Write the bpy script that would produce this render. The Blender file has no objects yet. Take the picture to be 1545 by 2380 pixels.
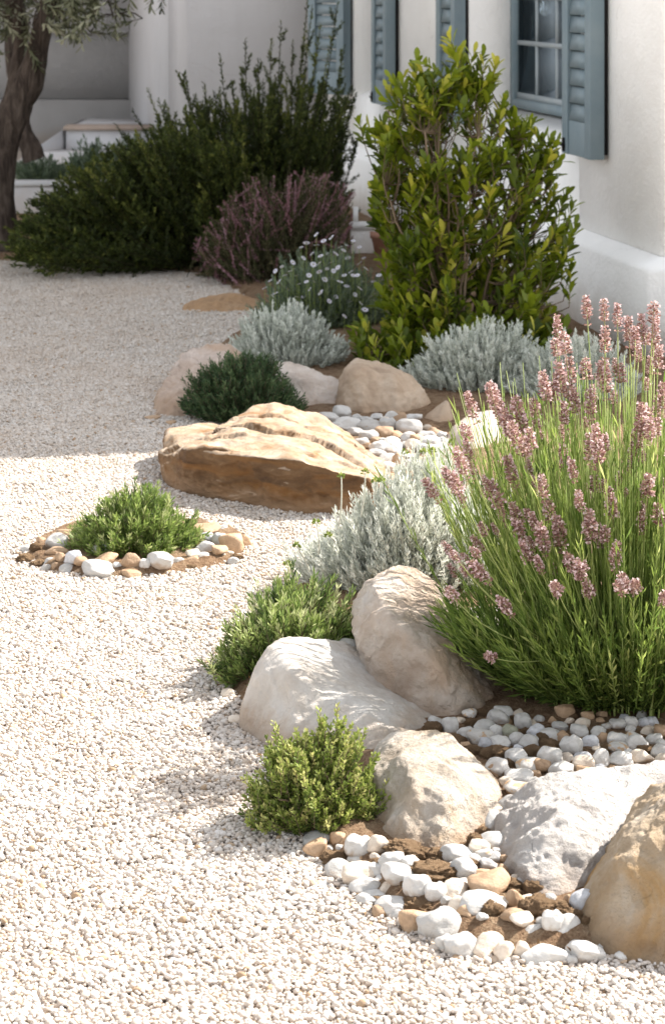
import bpy, bmesh, math, random
import numpy as np
from mathutils import Vector, Matrix, noise, Euler

random.seed(7)
SC = bpy.context.scene
COL = SC.collection
PI = math.pi
R = math.radians

# ------------------------------------------------------------------ camera frame
FPX, CAMH, CX, YH = 5000.0, 1.6, 772.5, -40.0      # photo frame 1545 x 2380


def P(px, py, d):
    return np.array([(px - CX) / FPX * d, d, CAMH - (py - YH) / FPX * d])


def G(px, py, z=0.0):
    d = (CAMH - z) * FPX / (py - YH)
    return np.array([(px - CX) / FPX * d, d, z])


# ------------------------------------------------------------------ object helpers
def link(o, parent=None):
    COL.objects.link(o)
    if parent is not None:
        o.parent = parent
    return o


def tag(o, label=None, cat=None, group=None, kind=None):
    if label:
        o['label'] = label
    if cat:
        o['category'] = cat
    if group:
        o['group'] = group
    if kind:
        o['kind'] = kind
    return o


def thing(name, label, cat, loc=(0, 0, 0), group=None):
    o = bpy.data.objects.new(name, None)
    o.empty_display_size = 0.1
    o.location = loc
    link(o)
    return tag(o, label, cat, group)


def mesh(name, V, faces, mat=None, tint=None, smooth=False):
    """faces: one int array (n,k) or a list of such arrays"""
    V = np.asarray(V, dtype=np.float32)
    if not isinstance(faces, list):
        faces = [faces]
    faces = [np.asarray(f, dtype=np.int32) for f in faces if len(f)]
    sizes = np.concatenate([np.full(len(f), f.shape[1], np.int32) for f in faces])
    loops = np.concatenate([f.ravel() for f in faces])
    starts = np.concatenate([[0], np.cumsum(sizes)[:-1]]).astype(np.int32)
    me = bpy.data.meshes.new(name)
    me.vertices.add(len(V))
    me.vertices.foreach_set('co', V.ravel())
    me.loops.add(len(loops))
    me.loops.foreach_set('vertex_index', loops)
    me.polygons.add(len(sizes))
    me.polygons.foreach_set('loop_start', starts)
    me.polygons.foreach_set('loop_total', sizes)
    if smooth:
        me.polygons.foreach_set('use_smooth', np.ones(len(sizes), dtype=bool))
    if tint is not None:
        a = me.attributes.new('tint', 'FLOAT', 'POINT')
        a.data.foreach_set('value', np.asarray(tint, dtype=np.float32))
    me.update()
    me.validate()
    if mat is not None:
        me.materials.append(mat)
    return me


def obj(name, me, parent=None, loc=None):
    o = bpy.data.objects.new(name, me)
    if loc is not None:
        o.location = loc
    return link(o, parent)


# ------------------------------------------------------------------ materials
def new_mat(name):
    m = bpy.data.materials.new(name)
    m.use_nodes = True
    nt = m.node_tree
    for n in list(nt.nodes):
        nt.nodes.remove(n)
    out = nt.nodes.new('ShaderNodeOutputMaterial')
    return m, nt, out


class NB:
    """tiny node-building helper"""
    def __init__(s, nt):
        s.nt = nt

    def n(s, t, **kw):
        nd = s.nt.nodes.new(t)
        for k, v in kw.items():
            setattr(nd, k, v)
        return nd

    def l(s, a, b):
        s.nt.links.new(a, b)

    def noise(s, vec, scale, detail=4, rough=.55, dist=0.0):
        nd = s.n('ShaderNodeTexNoise')
        nd.inputs['Scale'].default_value = scale
        nd.inputs['Detail'].default_value = detail
        nd.inputs['Roughness'].default_value = rough
        nd.inputs['Distortion'].default_value = dist
        if vec is not None:
            s.l(vec, nd.inputs['Vector'])
        return nd.outputs['Fac']

    def ramp(s, fac, stops, interp='LINEAR'):
        nd = s.n('ShaderNodeValToRGB')
        cr = nd.color_ramp
        cr.interpolation = interp
        while len(cr.elements) < len(stops):
            cr.elements.new(0.5)
        for e, (p, c) in zip(cr.elements, stops):
            e.position = p
            e.color = (c[0], c[1], c[2], 1) if not isinstance(c, (int, float)) else (c, c, c, 1)
        s.l(fac, nd.inputs['Fac'])
        return nd.outputs['Color']

    def mix(s, fac, a, b, mode='MIX'):
        nd = s.n('ShaderNodeMix', data_type='RGBA', blend_type=mode)
        for v, k in ((fac, 0), (a, 6), (b, 7)):
            if hasattr(v, 'links'):
                s.l(v, nd.inputs[k])
            elif k == 0:
                nd.inputs[0].default_value = v
            else:
                nd.inputs[k].default_value = (v[0], v[1], v[2], 1)
        return nd.outputs[2]

    def math(s, op, a, b=None):
        nd = s.n('ShaderNodeMath', operation=op)
        for v, k in ((a, 0), (b, 1)):
            if v is None:
                continue
            if hasattr(v, 'links'):
                s.l(v, nd.inputs[k])
            else:
                nd.inputs[k].default_value = v
        return nd.outputs[0]

    def bump(s, h, strength, dist, normal=None):
        nd = s.n('ShaderNodeBump')
        nd.inputs['Strength'].default_value = strength
        nd.inputs['Distance'].default_value = dist
        s.l(h, nd.inputs['Height'])
        if normal is not None:
            s.l(normal, nd.inputs['Normal'])
        return nd.outputs['Normal']

    def mapping(s, vec, scale=(1, 1, 1), rot=(0, 0, 0)):
        nd = s.n('ShaderNodeMapping')
        nd.inputs['Scale'].default_value = scale
        nd.inputs['Rotation'].default_value = rot
        s.l(vec, nd.inputs['Vector'])
        return nd.outputs['Vector']


def objcoord(b):
    return b.n('ShaderNodeTexCoord').outputs['Object']


def principled(b, out, color, rough=.8, normal=None, spec=.3):
    p = b.n('ShaderNodeBsdfPrincipled')
    if hasattr(color, 'links'):
        b.l(color, p.inputs['Base Color'])
    else:
        p.inputs['Base Color'].default_value = (*color, 1)
    if hasattr(rough, 'links'):
        b.l(rough, p.inputs['Roughness'])
    else:
        p.inputs['Roughness'].default_value = rough
    p.inputs['Specular IOR Level'].default_value = spec
    if normal is not None:
        b.l(normal, p.inputs['Normal'])
    if out is not None:
        b.l(p.outputs[0], out.inputs['Surface'])
    return p


def leaf_mat(name, stops, rough=.5, transl=.35, spec=.35, tcol=None):
    m, nt, out = new_mat(name)
    b = NB(nt)
    at = b.n('ShaderNodeAttribute', attribute_name='tint')
    col = b.ramp(at.outputs['Fac'], stops)
    p = principled(b, None, col, rough, spec=spec)
    t = b.n('ShaderNodeBsdfTranslucent')
    tc = b.mix(.65, col, tcol) if tcol else col
    b.l(tc, t.inputs['Color'])
    mx = b.n('ShaderNodeMixShader')
    mx.inputs[0].default_value = transl
    b.l(p.outputs[0], mx.inputs[1])
    b.l(t.outputs[0], mx.inputs[2])
    b.l(mx.outputs[0], out.inputs['Surface'])
    return m


def rock_mat(name, base, light, dark, rust=None, rust_amt=.5, scale=6.0, strat=None, speck=.3, bumpy=1.0, pale_top=None):
    m, nt, out = new_mat(name)
    b = NB(nt)
    v = objcoord(b)
    vs = b.mapping(v, strat[0], strat[1]) if strat else v
    n1 = b.noise(vs, scale, 6, .6, .4)
    n2 = b.noise(v, scale * 5, 5, .65)
    n3 = b.noise(v, scale * 28, 5, .75)
    col = b.ramp(n1, [(.30, dark), (.48, base), (.66, light)])
    col = b.mix(b.ramp(n2, [(.38, 0.0), (.62, 1.0)]), b.mix(.35, col, dark), col)
    if rust:
        nr = b.noise(vs, scale * .7, 5, .6, .8)
        col = b.mix(b.ramp(nr, [(.62 - .3 * rust_amt, 0.0), (.78 - .3 * rust_amt, 1.0)]), col, rust)
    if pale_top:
        # upward-facing surfaces get a paler colour than the sides
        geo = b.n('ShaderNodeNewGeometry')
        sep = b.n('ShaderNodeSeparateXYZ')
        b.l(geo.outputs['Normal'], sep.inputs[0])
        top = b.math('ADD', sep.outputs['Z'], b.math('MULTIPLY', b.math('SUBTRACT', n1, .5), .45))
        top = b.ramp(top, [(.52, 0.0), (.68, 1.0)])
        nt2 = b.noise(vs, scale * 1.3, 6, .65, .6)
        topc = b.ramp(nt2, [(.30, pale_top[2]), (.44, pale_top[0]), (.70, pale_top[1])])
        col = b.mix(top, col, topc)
    # soil stain creeping up from the ground line
    so_ = b.n('ShaderNodeSeparateXYZ')
    b.l(v, so_.inputs[0])
    zz = b.math('SUBTRACT', so_.outputs['Z'], b.math('MULTIPLY', n2, .10))
    col = b.mix(b.math('MULTIPLY', b.ramp(b.math('ADD', b.math('MULTIPLY', zz, 6.0), .5), [(.36, 1.0), (.62, 0.0)]), .55), col, (.33, .215, .13))
    # dark mineral specks and hairline veins
    vor = b.n('ShaderNodeTexVoronoi', feature='DISTANCE_TO_EDGE')
    vor.inputs['Scale'].default_value = scale * 1.1
    wv = b.n('ShaderNodeVectorMath', operation='ADD')
    nv = b.n('ShaderNodeTexNoise')
    nv.inputs['Scale'].default_value = scale * 2
    b.l(v, nv.inputs['Vector'])
    sc = b.n('ShaderNodeVectorMath', operation='SCALE')
    sc.inputs['Scale'].default_value = .25
    b.l(nv.outputs['Color'], sc.inputs[0])
    b.l(v, wv.inputs[0])
    b.l(sc.outputs[0], wv.inputs[1])
    b.l(wv.outputs[0], vor.inputs['Vector'])
    vein = b.ramp(vor.outputs['Distance'], [(.0, 1.0), (.012, 0.0)])
    gate = b.ramp(n1, [(.5, 0.0), (.6, 1.0)])
    veinf = b.math('MULTIPLY', b.math('MULTIPLY', vein, gate), .30)
    col = b.mix(veinf, col, dark)
    sp = b.ramp(n3, [(.64, 0.0), (.74, 1.0)])
    col = b.mix(b.math('MULTIPLY', sp, speck), col, dark)
    h = b.math('ADD', b.math('MULTIPLY', n2, .6), b.math('MULTIPLY', n3, .35))
    h = b.math('SUBTRACT', h, b.math('MULTIPLY', veinf, .6))
    nm = b.bump(h, .55 * bumpy, .02)
    principled(b, out, col, .88, nm, .2)
    return m


def pebble_mat(name, base, alt, vein, patch=None):
    m, nt, out = new_mat(name)
    b = NB(nt)
    v = objcoord(b)
    oi = b.n('ShaderNodeObjectInfo')
    off = b.n('ShaderNodeVectorMath', operation='ADD')
    cmb = b.n('ShaderNodeCombineXYZ')
    for k in range(3):
        b.l(b.math('MULTIPLY', oi.outputs['Random'], 17.0 + 11 * k), cmb.inputs[k])
    b.l(v, off.inputs[0])
    b.l(cmb.outputs[0], off.inputs[1])
    w = off.outputs[0]
    n1 = b.noise(w, 1.6, 5, .6, .5)
    col = b.ramp(n1, [(.36, alt), (.56, base)])
    n2 = b.noise(w, 2.2, 5, .7, 2.2)
    ve = b.ramp(n2, [(.485, 0.0), (.5, 1.0), (.515, 0.0)])
    col = b.mix(b.math('MULTIPLY', ve, .55), col, vein)
    sx = b.n('ShaderNodeSeparateXYZ')
    b.l(v, sx.inputs[0])
    dz = b.math('ADD', sx.outputs['Z'], b.math('MULTIPLY', b.math('SUBTRACT', n1, .5), 1.6))
    col = b.mix(b.math('MULTIPLY', b.ramp(b.math('ADD', b.math('MULTIPLY', dz, .5), .5), [(.22, 1.0), (.46, 0.0)]), .6), col, (.40, .27, .17))
    if patch:
        n3 = b.noise(w, 1.1, 4, .6, .3)
        col = b.mix(b.ramp(n3, [(.53, 0.0), (.60, 1.0)]), col, patch)
    n4 = b.noise(w, 14, 4, .6)
    col = b.mix(b.math('MULTIPLY', b.ramp(n4, [(.6, 0.0), (.72, 1.0)]), .25), col, vein)
    # each stone its own tone
    tone = b.math('ADD', b.math('MULTIPLY', oi.outputs['Random'], .34), .72)
    hs = b.n('ShaderNodeHueSaturation')
    b.l(tone, hs.inputs['Value'])
    b.l(col, hs.inputs['Color'])
    nm = b.bump(b.noise(w, 9, 5, .6), .25, .15)
    principled(b, out, hs.outputs[0], .6, nm, .35)
    return m


def soil_mat(name, a, c, d, scale=40):
    m, nt, out = new_mat(name)
    b = NB(nt)
    v = objcoord(b)
    n1 = b.noise(v, scale * .25, 4, .6)
    n2 = b.noise(v, scale, 5, .7)
    n3 = b.noise(v, scale * 4, 4, .7)
    col = b.ramp(b.math('ADD', b.math('MULTIPLY', n1, .5), b.math('MULTIPLY', n2, .5)), [(.36, d), (.5, a), (.64, c)])
    col = b.mix(b.ramp(n3, [(.35, .55), (.6, 0.0)]), col, d)
    h = b.math('ADD', n2, b.math('MULTIPLY', n3, .6))
    principled(b, out, col, .95, b.bump(h, 1.0, .025), .1)
    return m


def simple_mat(name, color, rough=.6, spec=.3, bump=None, var=None):
    m, nt, out = new_mat(name)
    b = NB(nt)
    v = objcoord(b)
    col = color
    nm = None
    if var:
        n1 = b.noise(v, var[0], 5, .6)
        col = b.mix(b.ramp(n1, [(.35, 0.0), (.65, 1.0)]), color, var[1])
    if bump:
        nm = b.bump(b.noise(v, bump[0], 5, .6), bump[1], bump[2])
    principled(b, out, col, rough, nm, spec)
    return m


def plaster_mat(name, base, dirt):
    m, nt, out = new_mat(name)
    b = NB(nt)
    v = objcoord(b)
    n1 = b.noise(v, 1.3, 6, .6, .3)
    n2 = b.noise(b.mapping(v, (9, 9, .8)), 1.0, 4, .6)
    col = b.mix(b.math('MULTIPLY', b.ramp(n1, [(.4, 0.0), (.7, 1.0)]), .30), base, dirt)
    col = b.mix(b.math('MULTIPLY', b.ramp(n2, [(.5, 0.0), (.75, 1.0)]), .22), col, dirt)
    # soil splash along the ground and hairline cracks
    sx = b.n('ShaderNodeSeparateXYZ')
    b.l(v, sx.inputs[0])
    zz = b.math('SUBTRACT', sx.outputs['Z'], b.math('MULTIPLY', b.noise(v, 9, 5, .65), .30))
    col = b.mix(b.math('MULTIPLY', b.ramp(b.math('ADD', zz, .5), [(.36, 1.0), (.58, 0.0)]), .5), col, (.50, .40, .31))
    vo = b.n('ShaderNodeTexVoronoi', feature='DISTANCE_TO_EDGE')
    vo.inputs['Scale'].default_value = .9
    wv = b.n('ShaderNodeVectorMath', operation='ADD')
    nv = b.n('ShaderNodeTexNoise')
    nv.inputs['Scale'].default_value = 3.5
    nv.inputs['Detail'].default_value = 6
    sv = b.n('ShaderNodeVectorMath', operation='SCALE')
    sv.inputs['Scale'].default_value = .5
    b.l(v, nv.inputs['Vector'])
    b.l(nv.outputs['Color'], sv.inputs[0])
    b.l(v, wv.inputs[0])
    b.l(sv.outputs[0], wv.inputs[1])
    b.l(wv.outputs[0], vo.inputs['Vector'])
    ck_ = b.math('MULTIPLY', b.ramp(vo.outputs['Distance'], [(.0, 1.0), (.004, 0.0)]), b.ramp(n1, [(.5, 0.0), (.6, 1.0)]))
    col = b.mix(b.math('MULTIPLY', ck_, .35), col, (.35, .32, .29))
    h = b.math('ADD', b.noise(v, 4, 4, .55), b.math('MULTIPLY', b.noise(v, 60, 4, .6), .22))
    principled(b, out, col, .85, b.bump(h, .6, .03), .2)
    return m


# ------------------------------------------------------------------ geometry kits
_ICO = {}


def ico(sub):
    if sub not in _ICO:
        bm = bmesh.new()
        bmesh.ops.create_icosphere(bm, subdivisions=sub, radius=1.0)
        V = np.array([v.co[:] for v in bm.verts])
        Fc = np.array([[v.index for v in f.verts] for f in bm.faces])
        bm.free()
        V /= np.linalg.norm(V, axis=1, keepdims=True)
        _ICO[sub] = (V, Fc)
    return _ICO[sub]


def hull_planes(pts):
    bm = bmesh.new()
    for p in pts:
        bm.verts.new(p)
    bmesh.ops.convex_hull(bm, input=bm.verts[:])
    bm.normal_update()
    pl = []
    c = np.mean(pts, axis=0)
    for f in bm.faces:
        n = np.array(f.normal)
        if np.linalg.norm(n) < .5:
            continue
        k = float(n @ (np.array(f.verts[0].co) - c))
        if k < 0:
            n, k = -n, -k
        pl.append((n, max(k, 1e-3)))
    bm.free()
    keep = []
    for n, k in pl:
        if all(n @ m < .985 or abs(k - q) > .25 * k for m, q in keep):
            keep.append((n, k))
    return c, np.array([n for n, k in keep]), np.array([k for n, k in keep])


def soft_hull(pts, sub, p, block=None):
    """rounded convex body; with a second block the two are joined around one centre"""
    groups = [np.asarray(pts, float)] + ([np.asarray(block, float)] if block is not None else [])
    allp = np.concatenate(groups)
    D, Fc = ico(sub)
    ext = np.ptp(allp, axis=0)
    D = D * (ext / ext.max()) ** .6
    D = D / np.linalg.norm(D, axis=1, keepdims=True)
    cs = [hull_planes(g) for g in groups]
    c = sum(q[0] for q in cs) / len(cs)
    best = None
    for g, (c0, N, K0) in zip(groups, cs):
        K = np.maximum(K0 - N @ (c - c0), .01)
        r = ((np.maximum(D @ N.T, 0) / K) ** p).sum(1) ** (-1.0 / p)
        q = g - c
        vis = q[g[:, 2] > .01]
        rr = np.linalg.norm(vis, axis=1)
        rs = ((np.maximum((vis / rr[:, None]) @ N.T, 0) / K) ** p).sum(1) ** (-1.0 / p)
        r = r * (1 + (np.mean(rr / rs) - 1) * .85)
        best = r if best is None else np.maximum(best, r)
    return c, D * best[:, None], Fc


def vnormals(V, Fc):
    n = np.cross(V[Fc[:, 1]] - V[Fc[:, 0]], V[Fc[:, 2]] - V[Fc[:, 0]])
    out = np.zeros_like(V)
    for k in range(3):
        np.add.at(out, Fc[:, k], n)
    return out / (np.linalg.norm(out, axis=1, keepdims=True) + 1e-12)


def fbm(V, scale, octv=4, seed=0, ridged=False, stretch=(1, 1, 1)):
    o = Vector((seed * 3.17, seed * 1.31, seed * 7.7))
    st = np.asarray(stretch) * scale
    out = np.empty(len(V))
    if ridged:
        for i, v in enumerate(V * st):
            out[i] = noise.ridged_multi_fractal(Vector(v) + o, .9, 2.1, octv, 1.0, 2.0)
        out = out - out.mean()
    else:
        for i, v in enumerate(V * st):
            out[i] = noise.fractal(Vector(v) + o, .9, 2.1, octv)
    return out


def rock(name, label, pts, mat, sub=5, p=12, amp=.03, nscale=3.0, rough=.006, rscale=14, seed=1, group=None, cat='boulder',
         stretch=(1, 1, 1), carve=None, block=None):
    c, V, Fc = soft_hull(pts, sub, p, block)
    size = np.ptp(V, axis=0).max()
    n = vnormals(V, Fc)
    W = V + c
    dsp = amp * size * fbm(W, nscale / size, 3, seed, False, stretch)
    dsp += rough * size * fbm(W, rscale / size, 4, seed + 5, True, stretch)
    dsp += rough * .40 * size * fbm(W, rscale * 4 / size, 3, seed + 9)
    if carve is not None:
        dsp += carve(W, n)
    V = V + n * dsp[:, None]
    base = np.array([c[0], c[1], 0.0])
    V = V + (c - base)
    me = mesh(name, V, Fc, mat, smooth=True)
    o = obj(name, me, loc=base)
    tag(o, label, cat, group)
    return o


def unit(v):
    return v / (np.linalg.norm(v, axis=-1, keepdims=True) + 1e-12)


class Fol:
    """collects leaf faces (triangles) with a tint per vertex"""
    def __init__(s, seed=0):
        s.V, s.F, s.T, s.k = [], [], [], 0
        s.r = np.random.default_rng(seed)

    def _put(s, V, Fc, T):
        # V (n,m,3)  Fc (t,3) local
        n, m = V.shape[:2]
        s.V.append(V.reshape(-1, 3))
        f = Fc[None] + (np.arange(n) * m)[:, None, None] + s.k
        s.F.append(f.reshape(-1, 3))
        s.T.append(np.repeat(T, m))
        s.k += n * m

    def needles(s, B, D, L, W, T, fold=.3, curl=0.0):
        n = len(B)
        if n == 0:
            return
        D = unit(D)
        rnd = s.r.normal(size=(n, 3))
        S = unit(np.cross(D, rnd))
        N = np.cross(S, D)
        L = np.broadcast_to(L, n)[:, None]
        W = np.broadcast_to(W, n)[:, None]
        mid = B + D * L * .55
        V = np.stack([B, mid + S * W * .5 + N * W * fold, B + D * L + N * L * curl, mid - S * W * .5 + N * W * fold], 1)
        s._put(V, np.array([[0, 1, 2], [0, 2, 3]]), np.broadcast_to(T, n))

    def blades(s, B, D, L, W, T, face=None, curl=.12, fold=.18, shape=(.55, 1.0, .55)):
        """broad leaf, eight triangles, folded along the midrib and arched"""
        n = len(B)
        if n == 0:
            return
        D = unit(D)
        ref = s.r.normal(size=(n, 3)) if face is None else face
        S = unit(np.cross(D, ref))
        N = np.cross(S, D)
        L = np.broadcast_to(L, n)[:, None]
        W = np.broadcast_to(W, n)[:, None]

        def at(t, w, side):
            c = B + D * L * t - N * L * curl * (t * t)
            return c + S * W * .5 * w * side + N * W * fold * abs(side) * w
        a, m_, z = shape
        V = np.stack([at(0, 0, 0), at(.3, 0, 0), at(.65, 0, 0), at(1, 0, 0),
                      at(.3, a, 1), at(.65, m_, 1), at(.88, z, 1),
                      at(.3, a, -1), at(.65, m_, -1), at(.88, z, -1)], 1)
        Fc = np.array([[0, 4, 1], [0, 1, 7], [1, 4, 5], [1, 5, 2], [1, 2, 8], [1, 8, 7],
                       [2, 5, 6], [2, 6, 3], [2, 3, 9], [2, 9, 8]])
        s._put(V, Fc, np.broadcast_to(T, n))

    def tubes(s, Q, r0, r1, T, sides=4):
        """Q (n,m,3) polylines"""
        n, m = Q.shape[:2]
        if n == 0:
            return
        d = np.gradient(Q, axis=1)
        d = unit(d)
        ref = np.where(np.abs(d[..., 2:3]) > .8, np.array([1.0, 0, 0]), np.array([0, 0, 1.0]))
        A = unit(np.cross(d, ref))
        Bv = np.cross(d, A)
        r0 = np.broadcast_to(r0, n)[:, None]
        r1 = np.broadcast_to(r1, n)[:, None]
        t = np.linspace(0, 1, m)[None]
        rad = r0 * (1 - t) + r1 * t
        ring = []
        for k in range(sides):
            a = 2 * PI * k / sides
            ring.append(Q + (A * math.cos(a) + Bv * math.sin(a)) * rad[..., None])
        V = np.stack(ring, 2).reshape(n, m * sides, 3)
        Fc = []
        for i in range(m - 1):
            for k in range(sides):
                a, b_ = i * sides + k, i * sides + (k + 1) % sides
                Fc += [[a, b_, b_ + sides], [a, b_ + sides, a + sides]]
        for k in range(1, sides - 1):
            Fc.append([(m - 1) * sides, (m - 1) * sides + k, (m - 1) * sides + k + 1])
        s._put(V, np.array(Fc), np.broadcast_to(T, n))

    def build(s, name, mat, parent, origin=(0, 0, 0), kind=None):
        V = np.concatenate(s.V) - np.asarray(origin)
        me = mesh(name, V, np.concatenate(s.F), mat, tint=np.concatenate(s.T))
        o = obj(name, me, parent)
        if kind:
            o['kind'] = kind
        return o


def shoot_leaves(f, B, D, ln, nl, L, W, ang, T, bend=.0, t0=.1, tspread=.12, kind='needles', stem=None, up=.5, stemr=.0012,
                 tipbright=.0, lj=.25, whorl=False, **kw):
    """B,D (n,3) shoots with length ln (n,), nl leaves spiralled along each"""
    r = f.r
    n = len(B)
    ln = np.broadcast_to(ln, n)
    D = unit(D)
    t = np.linspace(t0, 1.0, nl)[None, :, None]
    upv = np.array([0, 0, 1.0])
    ctr = B[:, None] + D[:, None] * ln[:, None, None] * t + upv * (bend * ln[:, None, None] * t * t)
    tang = unit(D[:, None] + upv * (2 * bend * t))
    ref = np.where(np.abs(tang[..., 2:3]) > .9, np.array([1.0, 0, 0]), upv)
    A = unit(np.cross(tang, ref))
    C = np.cross(tang, A)
    ga = np.arange(nl) * 2.39996
    if whorl:
        ga = (np.arange(nl) % 2) * PI + (np.arange(nl) // 2) * PI / 2
    ph = ga[None, :, None] + r.uniform(0, 6.28, (n, 1, 1)) + r.normal(0, .25, (n, nl, 1))
    perp = A * np.cos(ph) + C * np.sin(ph)
    an = ang * (1.15 - .55 * t) + r.normal(0, .14, (n, nl, 1))
    ld = tang * np.cos(an) + perp * np.sin(an)
    sz = 1 + r.normal(0, lj * .5, (n, nl))
    sz = np.clip(sz, .5, 1.5)
    TT = np.broadcast_to(np.asarray(T).reshape(-1, 1), (n, nl)) + r.normal(0, tspread, (n, nl)) + tipbright * (t[..., 0] - .5)
    TT = np.clip(TT, 0, 1)
    fl = lambda x: x.reshape(-1, 3)
    if kind == 'needles':
        f.needles(fl(ctr), fl(ld), (L * sz).ravel(), (W * sz).ravel(), TT.ravel(), **kw)
    else:
        f.blades(fl(ctr), fl(ld), (L * sz).ravel(), (W * sz).ravel(), TT.ravel(), face=fl(-perp * np.ones_like(ld)), **kw)
    if stem is not None:
        tt = np.linspace(0, 1, 5)[None, :, None]
        Q = B[:, None] + D[:, None] * ln[:, None, None] * tt + upv * (bend * ln[:, None, None] * tt * tt)
        stem.tubes(Q, stemr, stemr * .5, r.uniform(.2, .8, n), 3)


def sph_dirs(r, n, zmin):
    z = r.uniform(zmin, 1, n)
    a = r.uniform(0, 2 * PI, n)
    q = np.sqrt(1 - z * z)
    return np.stack([q * np.cos(a), q * np.sin(a), z], 1)


def lump(D, scale, amp, seed):
    return 1 + amp * np.array([noise.noise(Vector(d * scale) + Vector((seed * 5.1, seed * 2.3, seed))) for d in D])


def dome(name, label, cat, c, rad, seed, leafm, stemm, n=500, ln=.06, nl=16, L=.014, W=.004, ang=.8, zc=.0, tmean=.5, tsd=.18,
         lumpy=.14, upw=.5, stemr=.0012, kind='needles', bend=.1, group=None, layers=((.80, 1.04, .62), (.45, .85, .38)), tb=.15, zmin=-.15,
         whorl=False, shape=None, extra=None, **kw):
    """a low bush built shoot by shoot inside a lumpy dome"""
    f, st = Fol(seed), Fol(seed + 1)
    r = f.r
    c = np.asarray(c, float)
    rad = np.asarray(rad, float)
    for lo, hi, share in layers:
        k = int(n * share)
        D = sph_dirs(r, k, zmin)
        q = r.uniform(lo, hi, k) * lump(D, 2.2, lumpy, seed) * lump(D, 6.5, lumpy * .6, seed + 3)
        tip = D * rad * q[:, None] + np.array([0, 0, zc])
        if shape is not None:
            tip = shape(tip)
        dirs = unit(unit(tip * np.array([1, 1, .9])) + np.array([0, 0, upw]) + r.normal(0, .22, (k, 3)))
        lens = ln * r.uniform(.7, 1.3, k)
        B = c + tip - dirs * lens[:, None]
        B[:, 2] = np.maximum(B[:, 2], .012)
        T = np.clip(r.normal(tmean, tsd, k), 0, 1)
        shoot_leaves(f, B, dirs, lens, nl, L, W, ang, T, bend=bend, stem=st, kind=kind, stemr=stemr, tipbright=tb, whorl=whorl, **kw)
    # main branches from the crown of the root
    k = max(40, n // 12)
    D = sph_dirs(r, k, .05)
    tip = D * rad * .75
    if shape is not None:
        tip = shape(tip)
    tt = np.linspace(0, 1, 6)[None, :, None]
    b0 = c + r.normal(0, .02, (k, 3)) * np.array([1, 1, 0])
    Q = b0[:, None] + tip[:, None] * tt + np.array([0, 0, 1]) * (np.sin(tt * PI) * rad[2] * .12)
    st.tubes(Q, stemr * 2.4, stemr, r.uniform(.1, .6, k), 4)
    if extra:
        extra(f, st)
    t = thing(name, label, cat, tuple(c), group)
    f.build('foliage', leafm, t, c)
    st.build('stems', stemm, t, c)
    return t, r


# ------------------------------------------------------------------ world, sun, camera
sun_dir = Vector((1.0, .56, 1.0)).normalized()
el = math.asin(sun_dir.z)
az = math.atan2(sun_dir.x, sun_dir.y)
w = bpy.data.worlds.new("World")
SC.world = w
w.use_nodes = True
wn = w.node_tree
sky = wn.nodes.new('ShaderNodeTexSky')
sky.sky_type = 'NISHITA'
sky.sun_disc = False
sky.sun_elevation = el
sky.sun_rotation = az
sky.air_density = 1.0
sky.dust_density = 1.0
sky.ozone_density = .6
bg = wn.nodes['Background']
bg.inputs['Strength'].default_value = .13
hs_ = wn.nodes.new('ShaderNodeHueSaturation')       # white balance set for the open shade
hs_.inputs['Saturation'].default_value = .20
wn.links.new(sky.outputs[0], hs_.inputs['Color'])
wn.links.new(hs_.outputs[0], bg.inputs['Color'])

sl = bpy.data.lights.new('sun', 'SUN')
sl.energy = 4.5
sl.angle = R(.6)
sl.color = (1.0, .938, .86)
so = bpy.data.objects.new('sun', sl)
so.rotation_euler = (-sun_dir).to_track_quat('-Z', 'Y').to_euler()
so.location = (3, 3, 8)
link(so)

cam = bpy.data.cameras.new('camera')
cam.sensor_fit = 'VERTICAL'
cam.sensor_height = 36
cam.lens = 36 * FPX / 2380
cam.shift_y = -(1190 - YH) / 2380
cam.clip_start = .05
cam.clip_end = 500
cam.dof.use_dof = True
cam.dof.focus_distance = 4.7
cam.dof.aperture_fstop = 10.0
co = bpy.data.objects.new('camera', cam)
co.location = (0, 0, CAMH)
co.rotation_euler = (PI / 2, 0, 0)
link(co)
SC.camera = co

SC.view_settings.view_transform = 'Standard'
SC.view_settings.look = 'None'
SC.view_settings.exposure = 1.58
SC.view_settings.gamma = 1
SC.cycles.use_denoising = True
SC.cycles.max_bounces = 8
SC.cycles.diffuse_bounces = 4
SC.cycles.transmission_bounces = 6
SC.cycles.transparent_max_bounces = 8
SC.cycles.caustics_reflective = False
SC.cycles.caustics_refractive = False

# ------------------------------------------------------------------ ground and gravel


def gravel_ground_mat():
    m, nt, out = new_mat('gravel_base')
    b = NB(nt)
    v = objcoord(b)
    n1 = b.noise(v, 90, 3, .6)
    n2 = b.noise(v, 1.5, 4, .6)
    col = b.ramp(n1, [(.36, (.40, .345, .295)), (.5, (.50, .445, .395)), (.65, (.56, .51, .46))])
    col = b.mix(b.math('MULTIPLY', n2, .2), col, (.5, .42, .34))
    principled(b, out, col, .95, b.bump(n1, .8, .01), .1)
    return m


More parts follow.
